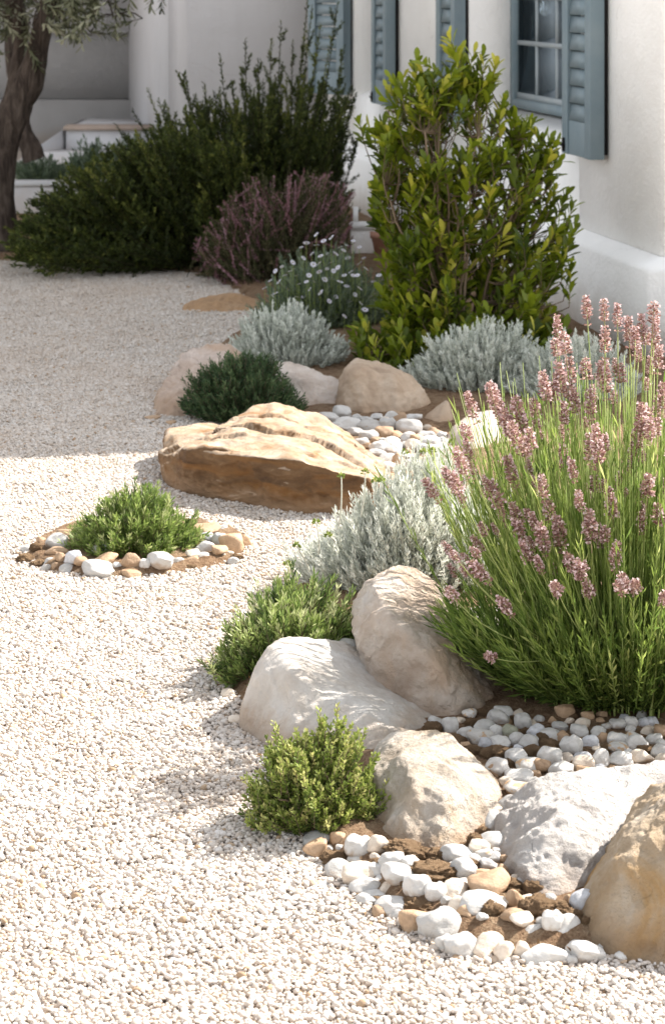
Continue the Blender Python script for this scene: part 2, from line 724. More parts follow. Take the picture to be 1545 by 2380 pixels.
def gravel_mat():
    m, nt, out = new_mat('gravel_stones')
    b = NB(nt)
    at = b.n('ShaderNodeAttribute', attribute_name='tint')
    geo = b.n('ShaderNodeNewGeometry')
    col = b.ramp(at.outputs['Fac'], [(0.0, (.30, .20, .12)), (.02, (.38, .275, .18)), (.035, (.46, .38, .31)), (.30, (.52, .462, .405)),
                                     (.6, (.555, .505, .455)), (.9, (.59, .55, .508)), (1.0, (.64, .61, .58))])
    big = b.noise(geo.outputs['Position'], 1.1, 4, .6)
    col = b.mix(b.math('MULTIPLY', b.ramp(big, [(.44, 0.0), (.70, 1.0)]), .34), col, (.50, .39, .30))
    fine = b.noise(geo.outputs['Position'], 260, 3, .6)
    col = b.mix(b.ramp(fine, [(.35, .16), (.6, 0.0)]), col, (.46, .37, .29))
    principled(b, out, col, .9, b.bump(fine, .35, .002), .15)
    return m


m_gbase, m_grav = gravel_ground_mat(), gravel_mat()
gv = np.array([[-60, -40, -.0015], [60, -40, -.0015], [60, 120, -.0015], [-60, 120, -.0015]], float)
go = obj('ground', mesh('ground', gv, np.array([[0, 1, 2, 3]]), m_gbase))
tag(go, kind='structure')

TILE = .3


def gravel_tile(seed):
    r = np.random.default_rng(seed)
    stones = []
    D, Fc = ico(2) if False else ico(2)
    for k in range(14):
        a = r.uniform(.72, 1.25, 3) * np.array([1, 1, .62])
        Dn = D.copy()
        # chips off the stone: cut by random planes
        rr = np.ones(len(D))
        for _ in range(7):
            n = unit(r.normal(size=3))
            c = r.uniform(.62, .95)
            dt = D @ n
            rr = np.where(dt * rr > c, c / np.maximum(dt, 1e-3), rr)
        stones.append(Dn * rr[:, None] * a)
    step = .0070
    nn = int(TILE / step)
    Vs, Fs, Ts, k0 = [], [], [], 0
    ph = r.uniform(0, 6.28, 6)
    for layer in range(2):
        for i in range(nn):
            for j in range(nn):
                if layer == 1 and r.random() > .60:
                    continue
                x = (i + r.uniform(-.1, 1.1)) * TILE / nn
                y = (j + r.uniform(-.1, 1.1)) * TILE / nn
                u, v_ = x / TILE * 2 * PI, y / TILE * 2 * PI
                und = (math.sin(u + ph[0]) * math.sin(v_ + ph[1]) + .7 * math.sin(2 * u + ph[2]) * math.sin(3 * v_ + ph[3])
                       + .5 * math.sin(4 * u + ph[4]) * math.sin(3 * v_ + ph[5])) * .0022
                s = r.lognormal(0, .30) * .0046
                s = min(s, .0090)
                z = und + (0.001 if layer == 0 else .0050) + r.normal(0, .0008)
                V = stones[r.integers(14)]
                M = np.array((Euler((r.normal(0, .35), r.normal(0, .35), 0)).to_matrix() @ Euler((0, 0, r.uniform(-3, 3))).to_matrix()))
                V = (V @ M.T) * s
                Vs.append(V + np.array([x - TILE / 2, y - TILE / 2, z]))
                Fs.append(Fc + k0)
                k0 += len(V)
                Ts.append(np.full(len(V), r.random()))
    me = mesh('gravel_tile', np.concatenate(Vs), np.concatenate(Fs), m_grav, tint=np.concatenate(Ts), smooth=False)
    return bpy.data.objects.new('gravel_tile', me)


tiles = [gravel_tile(100 + k) for k in range(4)]
rg = np.random.default_rng(5)
pts = []
for iy in range(int((13.2 - 2.7) / TILE)):
    y = 2.7 + (iy + .5) * TILE
    xl = -(.16 * y + .9)
    xr = .16 * y + .4
    if y > 5.2:
        xr = min(xr, .55)
    if y > 8.5:
        xr = min(xr, .1)
    for ix in range(int(xl / TILE) - 1, int(xr / TILE) + 1):
        pts.append((ix * TILE, y, 0))
pts = np.array(pts)
gm = bpy.data.meshes.new('gravel')
gm.vertices.add(len(pts))
gm.vertices.foreach_set('co', pts.astype(np.float32).ravel())
a = gm.attributes.new('variant', 'INT', 'POINT')
a.data.foreach_set('value', rg.integers(0, 4, len(pts)).astype(np.int32))
a = gm.attributes.new('turn', 'FLOAT', 'POINT')
a.data.foreach_set('value', (rg.integers(0, 4, len(pts)) * PI / 2).astype(np.float32))
gm.materials.append(m_grav)
grav = obj('gravel', gm)
tag(grav, 'cream coloured gravel chippings covering the open ground', 'gravel', kind='stuff')
ng = bpy.data.node_groups.new('lay_gravel', 'GeometryNodeTree')
ng.interface.new_socket('Geometry', in_out='INPUT', socket_type='NodeSocketGeometry')
ng.interface.new_socket('Geometry', in_out='OUTPUT', socket_type='NodeSocketGeometry')
gi, gout = ng.nodes.new('NodeGroupInput'), ng.nodes.new('NodeGroupOutput')
iop = ng.nodes.new('GeometryNodeInstanceOnPoints')
iop.inputs['Pick Instance'].default_value = True
g2i = ng.nodes.new('GeometryNodeGeometryToInstance')
for t_ in reversed(tiles):
    oi = ng.nodes.new('GeometryNodeObjectInfo')
    oi.inputs['Object'].default_value = t_
    ng.links.new(oi.outputs['Geometry'], g2i.inputs[0])
ng.links.new(gi.outputs[0], iop.inputs['Points'])
ng.links.new(g2i.outputs[0], iop.inputs['Instance'])
na = ng.nodes.new('GeometryNodeInputNamedAttribute')
na.data_type = 'INT'
na.inputs['Name'].default_value = 'variant'
ng.links.new(na.outputs['Attribute'], iop.inputs['Instance Index'])
nb = ng.nodes.new('GeometryNodeInputNamedAttribute')
nb.data_type = 'FLOAT'
nb.inputs['Name'].default_value = 'turn'
cx = ng.nodes.new('ShaderNodeCombineXYZ')
ng.links.new(nb.outputs['Attribute'], cx.inputs['Z'])
ng.links.new(cx.outputs[0], iop.inputs['Rotation'])
ng.links.new(iop.outputs[0], gout.inputs[0])
md = grav.modifiers.new('lay_gravel', 'NODES')
md.node_group = ng

# ------------------------------------------------------------------ planting bed soil
BED = [(1900, 2140), (1545, 2216), (1440, 2226), (1250, 2246), (1130, 2226), (1030, 2205), (940, 2155), (850, 2100), (775, 2025), (705, 1965),
       (650, 1900), (640, 1780), (580, 1690), (520, 1600), (545, 1480), (640, 1400), (720, 1330), (800, 1250), (850, 1185), (760, 1100), (600, 1010),
       (450, 975), (400, 930), (430, 850), (520, 790), (600, 730), (560, 690), (480, 640), (300, 622), (100, 612), (-100, 605), (-500, 590)]
bed_xy = [G(x, y)[:2] for x, y in BED] + [np.array([-3.2, 16.5]), np.array([3.0, 16.5]), np.array([3.0, 4.0])]
bed_xy = np.array(bed_xy)


def poly_sd(pt, poly):
    """signed distance, positive inside (vectorised over points)"""
    x, y = pt[:, 0], pt[:, 1]
    ins = np.zeros(len(pt), bool)
    dm = np.full(len(pt), 1e9)
    n = len(poly)
    for i in range(n):
        a_, b_ = poly[i], poly[(i + 1) % n]
        cond = (a_[1] > y) != (b_[1] > y)
        with np.errstate(divide='ignore', invalid='ignore'):
            xi = (b_[0] - a_[0]) * (y - a_[1]) / (b_[1] - a_[1]) + a_[0]
        ins ^= cond & (x < xi)
        e = b_ - a_
        t = np.clip(((pt - a_) @ e) / (e @ e), 0, 1)
        dm = np.minimum(dm, np.linalg.norm(pt - (a_ + t[:, None] * e), axis=1))
    return np.where(ins, dm, -dm)


RING = np.array([G(x, y)[:2] for x, y in [(45, 1300), (80, 1258), (150, 1225), (300, 1205), (480, 1218), (575, 1245), (588, 1268), (540, 1310),
                                          (440, 1335), (310, 1348), (200, 1345), (110, 1330)]])


def soil_z(pt):
    pt = np.atleast_2d(pt)
    sd = poly_sd(pt, bed_xy)
    zz = np.clip((sd + .02) / .09, 0, 1)
    z = -.012 + .046 * zz * zz * (3 - 2 * zz)
    s2 = poly_sd(pt, RING)
    z2 = np.clip((s2 + .02) / .06, 0, 1)
    return np.maximum(z, -.012 + .036 * z2 * z2 * (3 - 2 * z2))


def soil_sheet(name, x0, x1, y0, y1, st, test, mat, seed):
    xs, ys = np.arange(x0, x1, st), np.arange(y0, y1, st)
    X, Y = np.meshgrid(xs, ys)
    p2 = np.stack([X.ravel(), Y.ravel()], 1)
    z = soil_z(p2)
    nz = np.array([noise.fractal(Vector((q[0] * 22 + seed, q[1] * 22, 0)), 1.0, 2.0, 3) for q in p2])
    z = z + nz * .005
    nx = len(xs)
    idx = np.arange(len(p2)).reshape(len(ys), nx)
    keep = test(p2)
    q = np.stack([idx[:-1, :-1], idx[:-1, 1:], idx[1:, 1:], idx[1:, :-1]], -1).reshape(-1, 4)
    q = q[keep[q].any(1)]
    used = np.unique(q)
    mp = np.full(len(p2), -1)
    mp[used] = np.arange(len(used))
    V = np.stack([p2[:, 0], p2[:, 1], z], 1)[used]
    return obj(name, mesh(name, V, mp[q], mat, smooth=True))


m_soil = soil_mat('soil', (.38, .25, .155), (.50, .365, .24), (.20, .12, .07), 55)
for nm_, ar in (('soil', (-1.2, 2.2, 3.1, 8.6, .02)), ('soil', (-3.2, 2.6, 8.58, 16.4, .06))):
    o = soil_sheet(nm_, *ar[:5], lambda p2: poly_sd(p2, bed_xy) > -.03, m_soil, 3)
    tag(o, kind='structure')
o = soil_sheet('soil', -1.05, -.1, 5.5, 6.7, .012, lambda p2: poly_sd(p2, RING) > -.02, m_soil, 9)
tag(o, kind='structure')

# ------------------------------------------------------------------ house
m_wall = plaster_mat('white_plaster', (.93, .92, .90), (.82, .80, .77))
m_wing = plaster_mat('shade_toned_plaster', (.60, .595, .61), (.50, .495, .51))  # white plaster greyed to put the far wing's shade into its colour
m_wall2 = plaster_mat('porch_shade_and_coping', (.42, .41, .405), (.34, .33, .325))
m_blue = simple_mat('blue_grey_paint', (.17, .23, .262), .5, .35, bump=(40, .2, .01), var=(5, (.215, .27, .295)))
m_blue2 = simple_mat('light_blue_paint', (.30, .345, .37), .5, .35, bump=(40, .1, .01), var=(9, (.34, .375, .39)))
m_gap_latch = simple_mat('gap_shade_and_latch', (.02, .018, .018), .7, .2)
m_room = simple_mat('room_interior', (.09, .085, .08), .9, .1)
m_curt = simple_mat('curtain', (.62, .61, .62), .9, .1, bump=(6, .3, .05))
m_tan = simple_mat('tan_strip', (.42, .33, .28), .8, .2, bump=(20, .4, .02), var=(6, (.34, .27, .22)))


def glass_mat():
    m, nt, out = new_mat('window_glass')
    b = NB(nt)
    g = b.n('ShaderNodeBsdfGlossy')
    g.inputs['Roughness'].default_value = .03
    g.inputs['Color'].default_value = (.8, .85, .9, 1)
    t = b.n('ShaderNodeBsdfTransparent')
    t.inputs['Color'].default_value = (.80, .84, .86, 1)
    fr = b.n('ShaderNodeFresnel')
    fr.inputs['IOR'].default_value = 1.5
    mx = b.n('ShaderNodeMixShader')
    b.l(b.math('ADD', fr.outputs[0], .04), mx.inputs[0])
    b.l(t.outputs[0], mx.inputs[1])
    b.l(g.outputs[0], mx.inputs[2])
    b.l(mx.outputs[0], out.inputs['Surface'])
    return m


m_glass = glass_mat()
HC = np.array([1.385, 9.094, 0])                 # near corner of the house wall
U = np.array([-.194, .981, 0])
U = U / np.linalg.norm(U)
NO = np.array([-U[1], U[0], 0])                  # outward (towards the gravel)
ZV = np.array([0, 0, 1.0])


def W(s, o, z):
    return HC + U * s + NO * o + ZV * z


class Box:
    def __init__(s):
        s.V, s.F = [], []

    def add(s, c8):
        k = len(s.V)
        s.V += [np.asarray(c) for c in c8]
        s.F += [[k + i for i in f] for f in ((0, 3, 2, 1), (4, 5, 6, 7), (0, 1, 5, 4), (1, 2, 6, 5), (2, 3, 7, 6), (3, 0, 4, 7))]

    def wall(s, s0, s1, o0, o1, z0, z1, fr=None):
        f = fr or W
        s.add([f(s0, o0, z0), f(s1, o0, z0), f(s1, o1, z0), f(s0, o1, z0), f(s0, o0, z1), f(s1, o0, z1), f(s1, o1, z1), f(s0, o1, z1)])

    def build(s, name, mat, parent=None, bevel=0, loc=None):
        V = np.array(s.V)
        me = mesh(name, V, np.array(s.F), mat)
        bm = bmesh.new()
        bm.from_mesh(me)
        bmesh.ops.recalc_face_normals(bm, faces=bm.faces)
        if bevel:
            bmesh.ops.bevel(bm, geom=bm.edges[:], offset=bevel, segments=2, affect='EDGES', profile=.6)
        bm.to_mesh(me)
        bm.free()
        return obj(name, me, parent)


house = thing('house', 'white plastered house with blue grey shutters behind the planting', 'house', (0, 0, 0))
HT = 3.9
FAR = 7.6
WIN = [(1.12, 3.10), (5.38, 6.32)]
SILL, HEAD = .90, 2.45
bx = Box()
cuts = [0.0] + [v for wv in WIN for v in wv] + [FAR]
for i in range(0, len(cuts), 2):
    bx.wall(cuts[i], cuts[i + 1], 0, -.38, -.1, HT)
for a_, b_ in WIN:
    bx.wall(a_, b_, 0, -.38, HEAD, HT)
    # below the window: inner part up to the frame, outer part with a sloping sill
    bx.wall(a_, b_, -.25, -.38, -.1, SILL)
    f = W
    bx.add([f(a_, 0, -.1), f(b_, 0, -.1), f(b_, -.25, -.1), f(a_, -.25, -.1), f(a_, 0, SILL - .105), f(b_, 0, SILL - .105), f(b_, -.25, SILL - .004), f(a_, -.25, SILL - .004)])
bx.wall(.0, .38, -.38, -6.0, -.1, HT)            # end wall
bx.wall(FAR - .3, FAR, -.38, -6.0, -.1, HT)
bx.wall(.38, FAR - .3, -5.6, -6.0, -.1, HT)
bx.build('wall', m_wall, house)
bx = Box()
bx.wall(.38, FAR - .3, -.38, -5.6, HT - .25, HT - .02)
bx.build('roof', m_wall, house)
bx = Box()
bx.wall(.40, FAR - .32, -2.4, -2.45, 0, HT - .3)
bx.wall(.40, FAR - .32, -.40, -2.4, .02, .06)
bx.build('partition', m_room, house)
# plinth: one profile round the corner
prof = [(.0, -.1), (.085, -.1), (.085, .385), (.075, .402), (0.0, .442)]
path = [(FAR, 0, (0, 1)), (0, 0, (-1, 1)), (0, -6.0, (-1, 0))]
Vp, Fp = [], []
for (s_, o_, (ds, do)) in path:
    for (off, z) in prof:
        Vp.append(W(s_ + ds * (off + .001), o_ + do * (off + .001), z))
k = len(prof)
for i in range(2):
    for j in range(k - 1):
        Fp.append([i * k + j, (i + 1) * k + j, (i + 1) * k + j + 1, i * k + j + 1])
me = mesh('plinth', np.array(Vp), np.array(Fp), m_wall)
obj('plinth', me, house)

# windows
for (a_, b_), nv in zip(WIN, (5, 3)):
    fr = Box()
    o0, o1 = -.285, -.225
    fw = .065
    fr.wall(a_, a_ + fw, o0, o1, SILL, HEAD)
    fr.wall(b_ - fw, b_, o0, o1, SILL, HEAD)
    fr.wall(a_ + fw, b_ - fw, o0, o1, SILL, SILL + .05)
    fr.wall(a_ + fw, b_ - fw, o0, o1, HEAD - .05, HEAD)
    win = fr.build('window', m_blue, house)
    sb = Box()
    xs = np.linspace(b_ - fw, a_ + fw, nv + 1)
    q0, q1 = -.272, -.245
    zb = [SILL + .05, 1.265, 1.52, 1.78, HEAD - .05]
    sb.wall(a_ + fw, b_ - fw, q0, q1, zb[0], zb[0] + .035)
    for zc in zb[1:-1]:
        sb.wall(a_ + fw, b_ - fw, q0, q1, zc - .013, zc + .013)
    for x in xs[1:-1]:
        for z0, z1 in zip([zb[0] + .035] + [z + .013 for z in zb[1:-1]], [z - .013 for z in zb[1:-1]] + [zb[-1]]):
            sb.wall(x - .013, x + .013, q0 + .002, q1 - .002, z0, z1)
    sb.build('window_sash', m_blue2, win)
    gl = Box()
    gl.wall(a_ + fw, b_ - fw, -.262, -.256, zb[0] + .02, zb[-1])
    gl.build('pane', m_glass, win)
    # gathered curtains
    ss = np.linspace(a_ + fw, b_ - fw, 160)
    oo = -.345 + .03 * np.sin(ss * 38) + .02 * np.sin(ss * 17 + 1)
    keep = (np.sin(ss * 9.5 + .8) > -.75)
    Vc = np.concatenate([[W(s_, o_, SILL + .03) for s_, o_ in zip(ss, oo)], [W(s_, o_ * 1.02, HEAD) for s_, o_ in zip(ss, oo)]])
    Fc = [[i, i + 1, 161 + i, 160 + i] for i in range(159) if keep[i]]
    cm_ = mesh('curtain', Vc, np.array(Fc), m_curt, smooth=True)
    obj('curtain', cm_, win)


def shutter(s0, width, zb, zt, ajar=0.0, label=None, near_hinge=True, lean=0.0):
    """louvred shutter leaf hooked back against the wall; local frame at the hinge edge"""
    ca, sa = math.cos(ajar), math.sin(ajar)

    def fr(x, o, z):
        return W(s0 + x * ca - o * sa, .022 + x * sa + o * ca, z)
    th = .068
    b = Box()
    st = .085
    b.wall(0, st, 0, th, zb, zt, fr)
    b.wall(width - st, width, 0, th, zb, zt, fr)
    b.wall(st, width - st, .008, th - .008, zb, zb + .16, fr)
    b.wall(st, width - st, .008, th - .008, zt - .1, zt, fr)
    body = b.build('shutter', m_blue, house, bevel=.003)
    lv = Box()
    z = zb + .162
    while z < zt - .19:
        h = .082
        lv.add([fr(st, .02, z), fr(width - st, .02, z), fr(width - st, .061, z), fr(st, .061, z),
                fr(st, .02, z + h - .007), fr(width - st, .02, z + h - .007), fr(width - st, .048, z + h - .007), fr(st, .048, z + h - .007)])
        z += h
    lv.build('louvres', m_blue, body)
    bt = Box()
    bt.wall(.012, .05, -.02, -.002, zb + .02, zt - .02, fr)
    bt.build('gap_shade_strip', m_gap_latch, body)  # dark strip painted in for the shade in the gap behind the shutter
    la = Box()
    la.wall(width - .05, width - .036, th + .001, th + .012, zb + .012, zb + .075, fr)
    la.wall(width - .062, width - .024, th + .0125, th + .017, zb + .035, zb + .05, fr)
    la.build('latch', m_gap_latch, body)
    if label:
        body['label'] = label
    return body


shutter(.68, .43, .797, 2.5, label='nearest blue grey louvred shutter with its thick edge towards the viewer')
shutter(3.15, .43, .80, 2.5)
shutter(4.93, .43, .80, 2.5)
shutter(6.36, .43, .80, 2.5, ajar=R(25))

# cross wing and porch behind (part of the same building)
cw = Box()
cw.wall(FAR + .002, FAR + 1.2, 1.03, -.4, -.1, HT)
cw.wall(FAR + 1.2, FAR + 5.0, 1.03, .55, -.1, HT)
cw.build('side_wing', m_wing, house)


def flat(x0, x1, y0, y1, z0, z1):
    return [(x0, y0, z0), (x1, y0, z0), (x1, y1, z0), (x0, y1, z0), (x0, y0, z1), (x1, y0, z1), (x1, y1, z1), (x0, y1, z1)]


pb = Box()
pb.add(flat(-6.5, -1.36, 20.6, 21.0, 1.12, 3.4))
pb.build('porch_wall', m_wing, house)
pb = Box()
pb.add(flat(-6.5, -1.36, 20.66, 21.0, .485, 1.118))
pb.add(flat(-6.5, -1.36, 20.5, 21.0, -.1, .48))
pb.build('porch_lower_wall', m_wall2, house)  # darker colour stands in for the shade on the lower porch wall
pb = Box()
pb.add(flat(-6.5, -1.36, 18.3, 21.0, 2.5, 2.7))
pb.build('added_porch_roof', m_wall, house)  # roof slab out of view, added to darken the porch
stp = thing('steps', 'low white steps with a tan strip leading to the porch', 'steps', (-2.2, 18.6, 0))
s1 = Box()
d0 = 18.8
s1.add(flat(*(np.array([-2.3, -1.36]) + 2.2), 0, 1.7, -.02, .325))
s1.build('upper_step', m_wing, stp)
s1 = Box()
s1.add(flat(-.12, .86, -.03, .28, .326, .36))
s1.build('strip', m_tan, stp)  # tan strip along the front edge of the upper step
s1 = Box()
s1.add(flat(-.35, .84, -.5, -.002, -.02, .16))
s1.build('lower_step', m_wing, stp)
# sloping cheek beside the steps
ck = Box()
ck.add([(-.55, -.55, -.02), (-.13, -.004, -.02), (-.13, 1.6, -.02), (-.55, 1.6, -.02), (-.55, -.55, .03), (-.13, -.004, .33), (-.13, 1.6, .33), (-.55, 1.6, .03)])
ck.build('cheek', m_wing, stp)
lw = thing('garden_wall', 'low white garden wall half hidden behind the dark shrubs', 'wall', (-2.0, 14.6, 0))
lb = Box()
lb.add(flat(-.55, .75, 0, .3, -.03, .215))
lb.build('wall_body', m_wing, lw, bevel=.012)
lb = Box()
lb.add(flat(-.56, .76, -.01, .31, .217, .235))
lb.build('coping', m_wall2, lw)

# ------------------------------------------------------------------ boulders
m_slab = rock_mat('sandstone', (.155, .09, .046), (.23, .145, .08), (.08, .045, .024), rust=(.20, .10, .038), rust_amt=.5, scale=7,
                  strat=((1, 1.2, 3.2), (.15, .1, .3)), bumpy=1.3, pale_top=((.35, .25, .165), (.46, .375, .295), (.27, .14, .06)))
m_pink = rock_mat('pink_limestone', (.57, .48, .40), (.68, .62, .56), (.42, .32, .245), rust=(.52, .39, .29), rust_amt=.55, scale=7, bumpy=1.8)
m_white = rock_mat('white_limestone', (.60, .56, .51), (.67, .645, .61), (.48, .425, .37), rust=(.56, .48, .40), rust_amt=.35, scale=7, speck=.25, bumpy=1.5)
m_cream = rock_mat('cream_limestone', (.59, .525, .45), (.69, .65, .595), (.38, .31, .24), rust=(.49, .39, .285), rust_amt=.5, scale=9, bumpy=2.0, speck=.25)
m_gwhite = rock_mat('chalk_white_rock', (.58, .545, .51), (.66, .64, .615), (.45, .41, .385), rust=(.40, .37, .375), rust_amt=.12, scale=7, bumpy=2.2, speck=.3)
m_orange = rock_mat('ochre_rock', (.60, .49, .365), (.69, .64, .565), (.42, .29, .165), rust=(.52, .315, .125), rust_amt=.5, scale=6, bumpy=2.6, speck=.45)
m_tanrock = rock_mat('tan_rock', (.44, .34, .25), (.52, .43, .34), (.32, .23, .16), rust=(.46, .33, .22), rust_amt=.3, scale=5, speck=.2)
m_palerock = rock_mat('pale_rock', (.54, .47, .41), (.62, .57, .53), (.38, .31, .26), rust=(.50, .40, .32), rust_amt=.3, scale=5, speck=.2)
m_pinkgrav = rock_mat('dusty_pink_rock', (.50, .40, .33), (.60, .51, .45), (.36, .26, .20), rust=(.48, .35, .26), rust_amt=.4, scale=5, bumpy=1.4)
m_orangeflat = rock_mat('orange_flat_rock', (.42, .27, .15), (.50, .36, .23), (.30, .18, .10), rust=(.44, .26, .12), rust_amt=.5, scale=5)


def gl(px, py, z=-.04):
    q = G(px, py)
    q[2] = z
    return q


def pl(*a):
    return [P(*q) for q in a]


# split ledges and cracks along the brown slab, given in plan
def slab_carve(Wp, n):
    out = np.zeros(len(Wp))
    top = np.clip((n[:, 2] - .25) / .2, 0, 1)
    for line, dep, wd in (([P(505, 1000, 7.05), P(600, 1022, 6.98), P(690, 1030, 6.88), P(770, 1034, 6.84), P(850, 1062, 6.74), P(905, 1085, 6.72)], .022, .05),
                          ([P(700, 1066, 6.62), P(770, 1058, 6.64), P(840, 1082, 6.58), P(885, 1105, 6.55)], .022, .030),
                          ([P(790, 1000, 7.12), P(850, 1024, 7.0), P(900, 1060, 6.9)], .018, .035),
                          ([P(545, 985, 7.2), P(640, 978, 7.18), P(730, 990, 7.1)], .016, .05),
                          ([P(400, 1030, 6.92), P(470, 1015, 6.95), P(540, 1030, 6.85)], .012, .04)):
        line = np.array(line)
        d = np.full(len(Wp), 9.0)
        sg = np.zeros(len(Wp))
        wig = .035 * fbm(Wp * np.array([1, 1, 0]), 9, 3, 7)
        for i in range(len(line) - 1):
            a_, b_ = line[i][:2], line[i + 1][:2]
            e = b_ - a_
            t = np.clip(((Wp[:, :2] - a_) @ e) / (e @ e), 0, 1)
            v = Wp[:, :2] - (a_ + t[:, None] * e)
            v[:, 1] += wig
            dd = np.linalg.norm(v, axis=1)
            sg = np.where(dd < d, -v[:, 1], sg)
            d = np.minimum(d, dd)
        fall = np.where(sg > 0, np.exp(-(d / wd) ** 2), np.exp(-(d / .004) ** 2))
        out -= top * dep * fall
    # scooped hollows low on the broken face
    for ctr, rad_, dep in ((P(585, 1150, 6.6), .07, .035), (P(440, 1060, 6.8), .05, .012), (P(720, 1130, 6.5), .05, .012)):
        d = np.linalg.norm(Wp - ctr, axis=1)
        out -= dep * np.exp(-(d / rad_) ** 2)
    return out


rock('boulder', 'large flat brown slab with a cracked pale top and dark broken face', pl(
    (500, 1008, 7.05), (560, 962, 7.25), (600, 939, 7.35), (650, 942, 7.35), (705, 960, 7.35), (800, 1008, 7.2), (925, 1104, 6.85), (905, 1122, 6.68),
    (470, 1050, 6.66), (600, 1062, 6.55), (700, 1070, 6.47), (800, 1098, 6.44), (872, 1122, 6.46)) +
    [gl(480, 1156), gl(560, 1178), gl(680, 1192), gl(800, 1202), gl(862, 1192), gl(905, 1150)] +
    [np.array([-.3, 7.6, -.04]), np.array([-.1, 7.65, -.04]), np.array([.18, 7.35, -.04])],
    m_slab, sub=7, p=90, amp=.010, nscale=5, rough=.0065, rscale=9, seed=3, stretch=(1, 1.2, 2.6), carve=slab_carve,
    block=pl((370, 1052, 6.96), (390, 1000, 7.2), (470, 984, 7.28), (520, 992, 7.25), (374, 1090, 6.9), (440, 1046, 6.68), (560, 1056, 6.62), (620, 1040, 6.8)) +
    [gl(405, 1140), gl(470, 1158), gl(560, 1172), gl(620, 1172), np.array([-.52, 7.45, -.04]), np.array([-.3, 7.55, -.04]), np.array([0, 7.3, -.04])])

rock('boulder', 'tall tilted pinkish boulder beside the lavender, behind the smooth white one', pl(
    (824, 1392, 4.95), (834, 1490, 4.78), (862, 1340, 4.95), (925, 1318, 5.0), (1010, 1352, 5.04), (1088, 1420, 5.0), (1138, 1510, 4.92), (1176, 1620, 4.80),
    (900, 1432, 4.74), (1030, 1560, 4.62)) +
    [gl(865, 1640, -.05), gl(960, 1690, -.05), gl(1080, 1705, -.05), gl(1184, 1672, -.05), np.array([.05, 5.25, -.05]), np.array([.30, 5.3, -.05]), np.array([.42, 5.0, -.05])] +
    pl((900, 1345, 5.2), (1010, 1395, 5.22), (1090, 1480, 5.15)),
    m_pink, sub=7, p=70, amp=.022, nscale=3.2, rough=.013, rscale=8, seed=11)

rock('boulder', 'smooth white boulder with a rounded sloping top in the middle of the row', pl(
    (563, 1655, 4.62), (590, 1565, 4.66), (626, 1503, 4.72), (662, 1488, 4.78), (700, 1492, 4.8), (805, 1498, 4.88), (865, 1535, 4.88), (935, 1580, 4.83), (996, 1640, 4.70), (1006, 1690, 4.56),
    (680, 1560, 4.55), (800, 1640, 4.48)) +
    [gl(562, 1710, -.06), gl(596, 1752, -.06), gl(665, 1795, -.06), gl(760, 1810, -.06), gl(900, 1805, -.06), gl(1004, 1758, -.06), np.array([-.15, 5.0, -.05]), np.array([.1, 5.05, -.05]), np.array([.22, 4.8, -.05])],
    m_white, sub=7, p=34, amp=.022, nscale=2.6, rough=.0060, rscale=9, seed=21)

rock('boulder', 'round cream boulder with creased sides beside the small leafy thyme', pl(
    (860, 1880, 4.08), (868, 1800, 4.12), (898, 1745, 4.18), (955, 1716, 4.22), (1018, 1708, 4.24), (1080, 1734, 4.24), (1122, 1778, 4.22), (1150, 1815, 4.18), (1172, 1845, 4.12), (1166, 1885, 4.06),
    (960, 1800, 4.0), (1060, 1830, 3.98), (920, 1880, 3.96), (1030, 1920, 3.92)) +
    [gl(862, 1975, -.06), gl(925, 2030, -.06), gl(1010, 2065, -.06), gl(1088, 2030, -.06), gl(1136, 1975, -.06), gl(1176, 1920, -.06), np.array([.1, 4.42, -.05]), np.array([.25, 4.42, -.05]), np.array([.34, 4.25, -.05])],
    m_cream, sub=7, p=26, amp=.045, nscale=3.2, rough=.010, rscale=7, seed=33)

rock('boulder', 'broad chalky white boulder leaning against the ochre rock', pl(
    (1138, 2000, 3.86), (1146, 1940, 3.92), (1186, 1886, 3.96), (1248, 1836, 4.0), (1334, 1800, 4.04), (1425, 1778, 4.08), (1545, 1760, 4.12), (1660, 1776, 4.12), (1700, 1900, 4.0),
    (1290, 1900, 3.84), (1320, 1990, 3.76), (1420, 1850, 3.95), (1230, 2000, 3.74)) +
    [gl(1156, 2080, -.06), gl(1222, 2140, -.06), gl(1310, 2185, -.06), gl(1420, 2180, -.06), gl(1600, 2080, -.06), np.array([.35, 4.25, -.05]), np.array([.6, 4.35, -.05]), np.array([.75, 4.2, -.05])],
    m_gwhite, sub=7, p=22, amp=.030, nscale=3.0, rough=.013, rscale=9, seed=41)

rock('boulder', 'ochre boulder with a rusty stain at the end of the bed', pl(
    (1335, 2140, 3.62), (1352, 2070, 3.68), (1384, 1998, 3.72), (1434, 1905, 3.78), (1488, 1838, 3.82), (1548, 1800, 3.86), (1700, 1830, 3.9), (1760, 1950, 3.85),
    (1420, 2140, 3.54), (1520, 1990, 3.64), (1560, 2150, 3.5)) +
    [gl(1340, 2190, -.05), gl(1400, 2245, -.05), gl(1545, 2270, -.05), gl(1700, 2230, -.05), gl(1800, 2100, -.05), np.array([.5, 4.0, -.05]), np.array([.85, 4.05, -.05]), np.array([.90, 3.74, .44]), np.array([1.02, 3.70, .40]), np.array([1.0, 3.52, -.05])],  # unseen right end raised so that it casts a shadow into view
    m_orange, sub=7, p=26, amp=.035, nscale=3.4, rough=.010, rscale=9, seed=52)

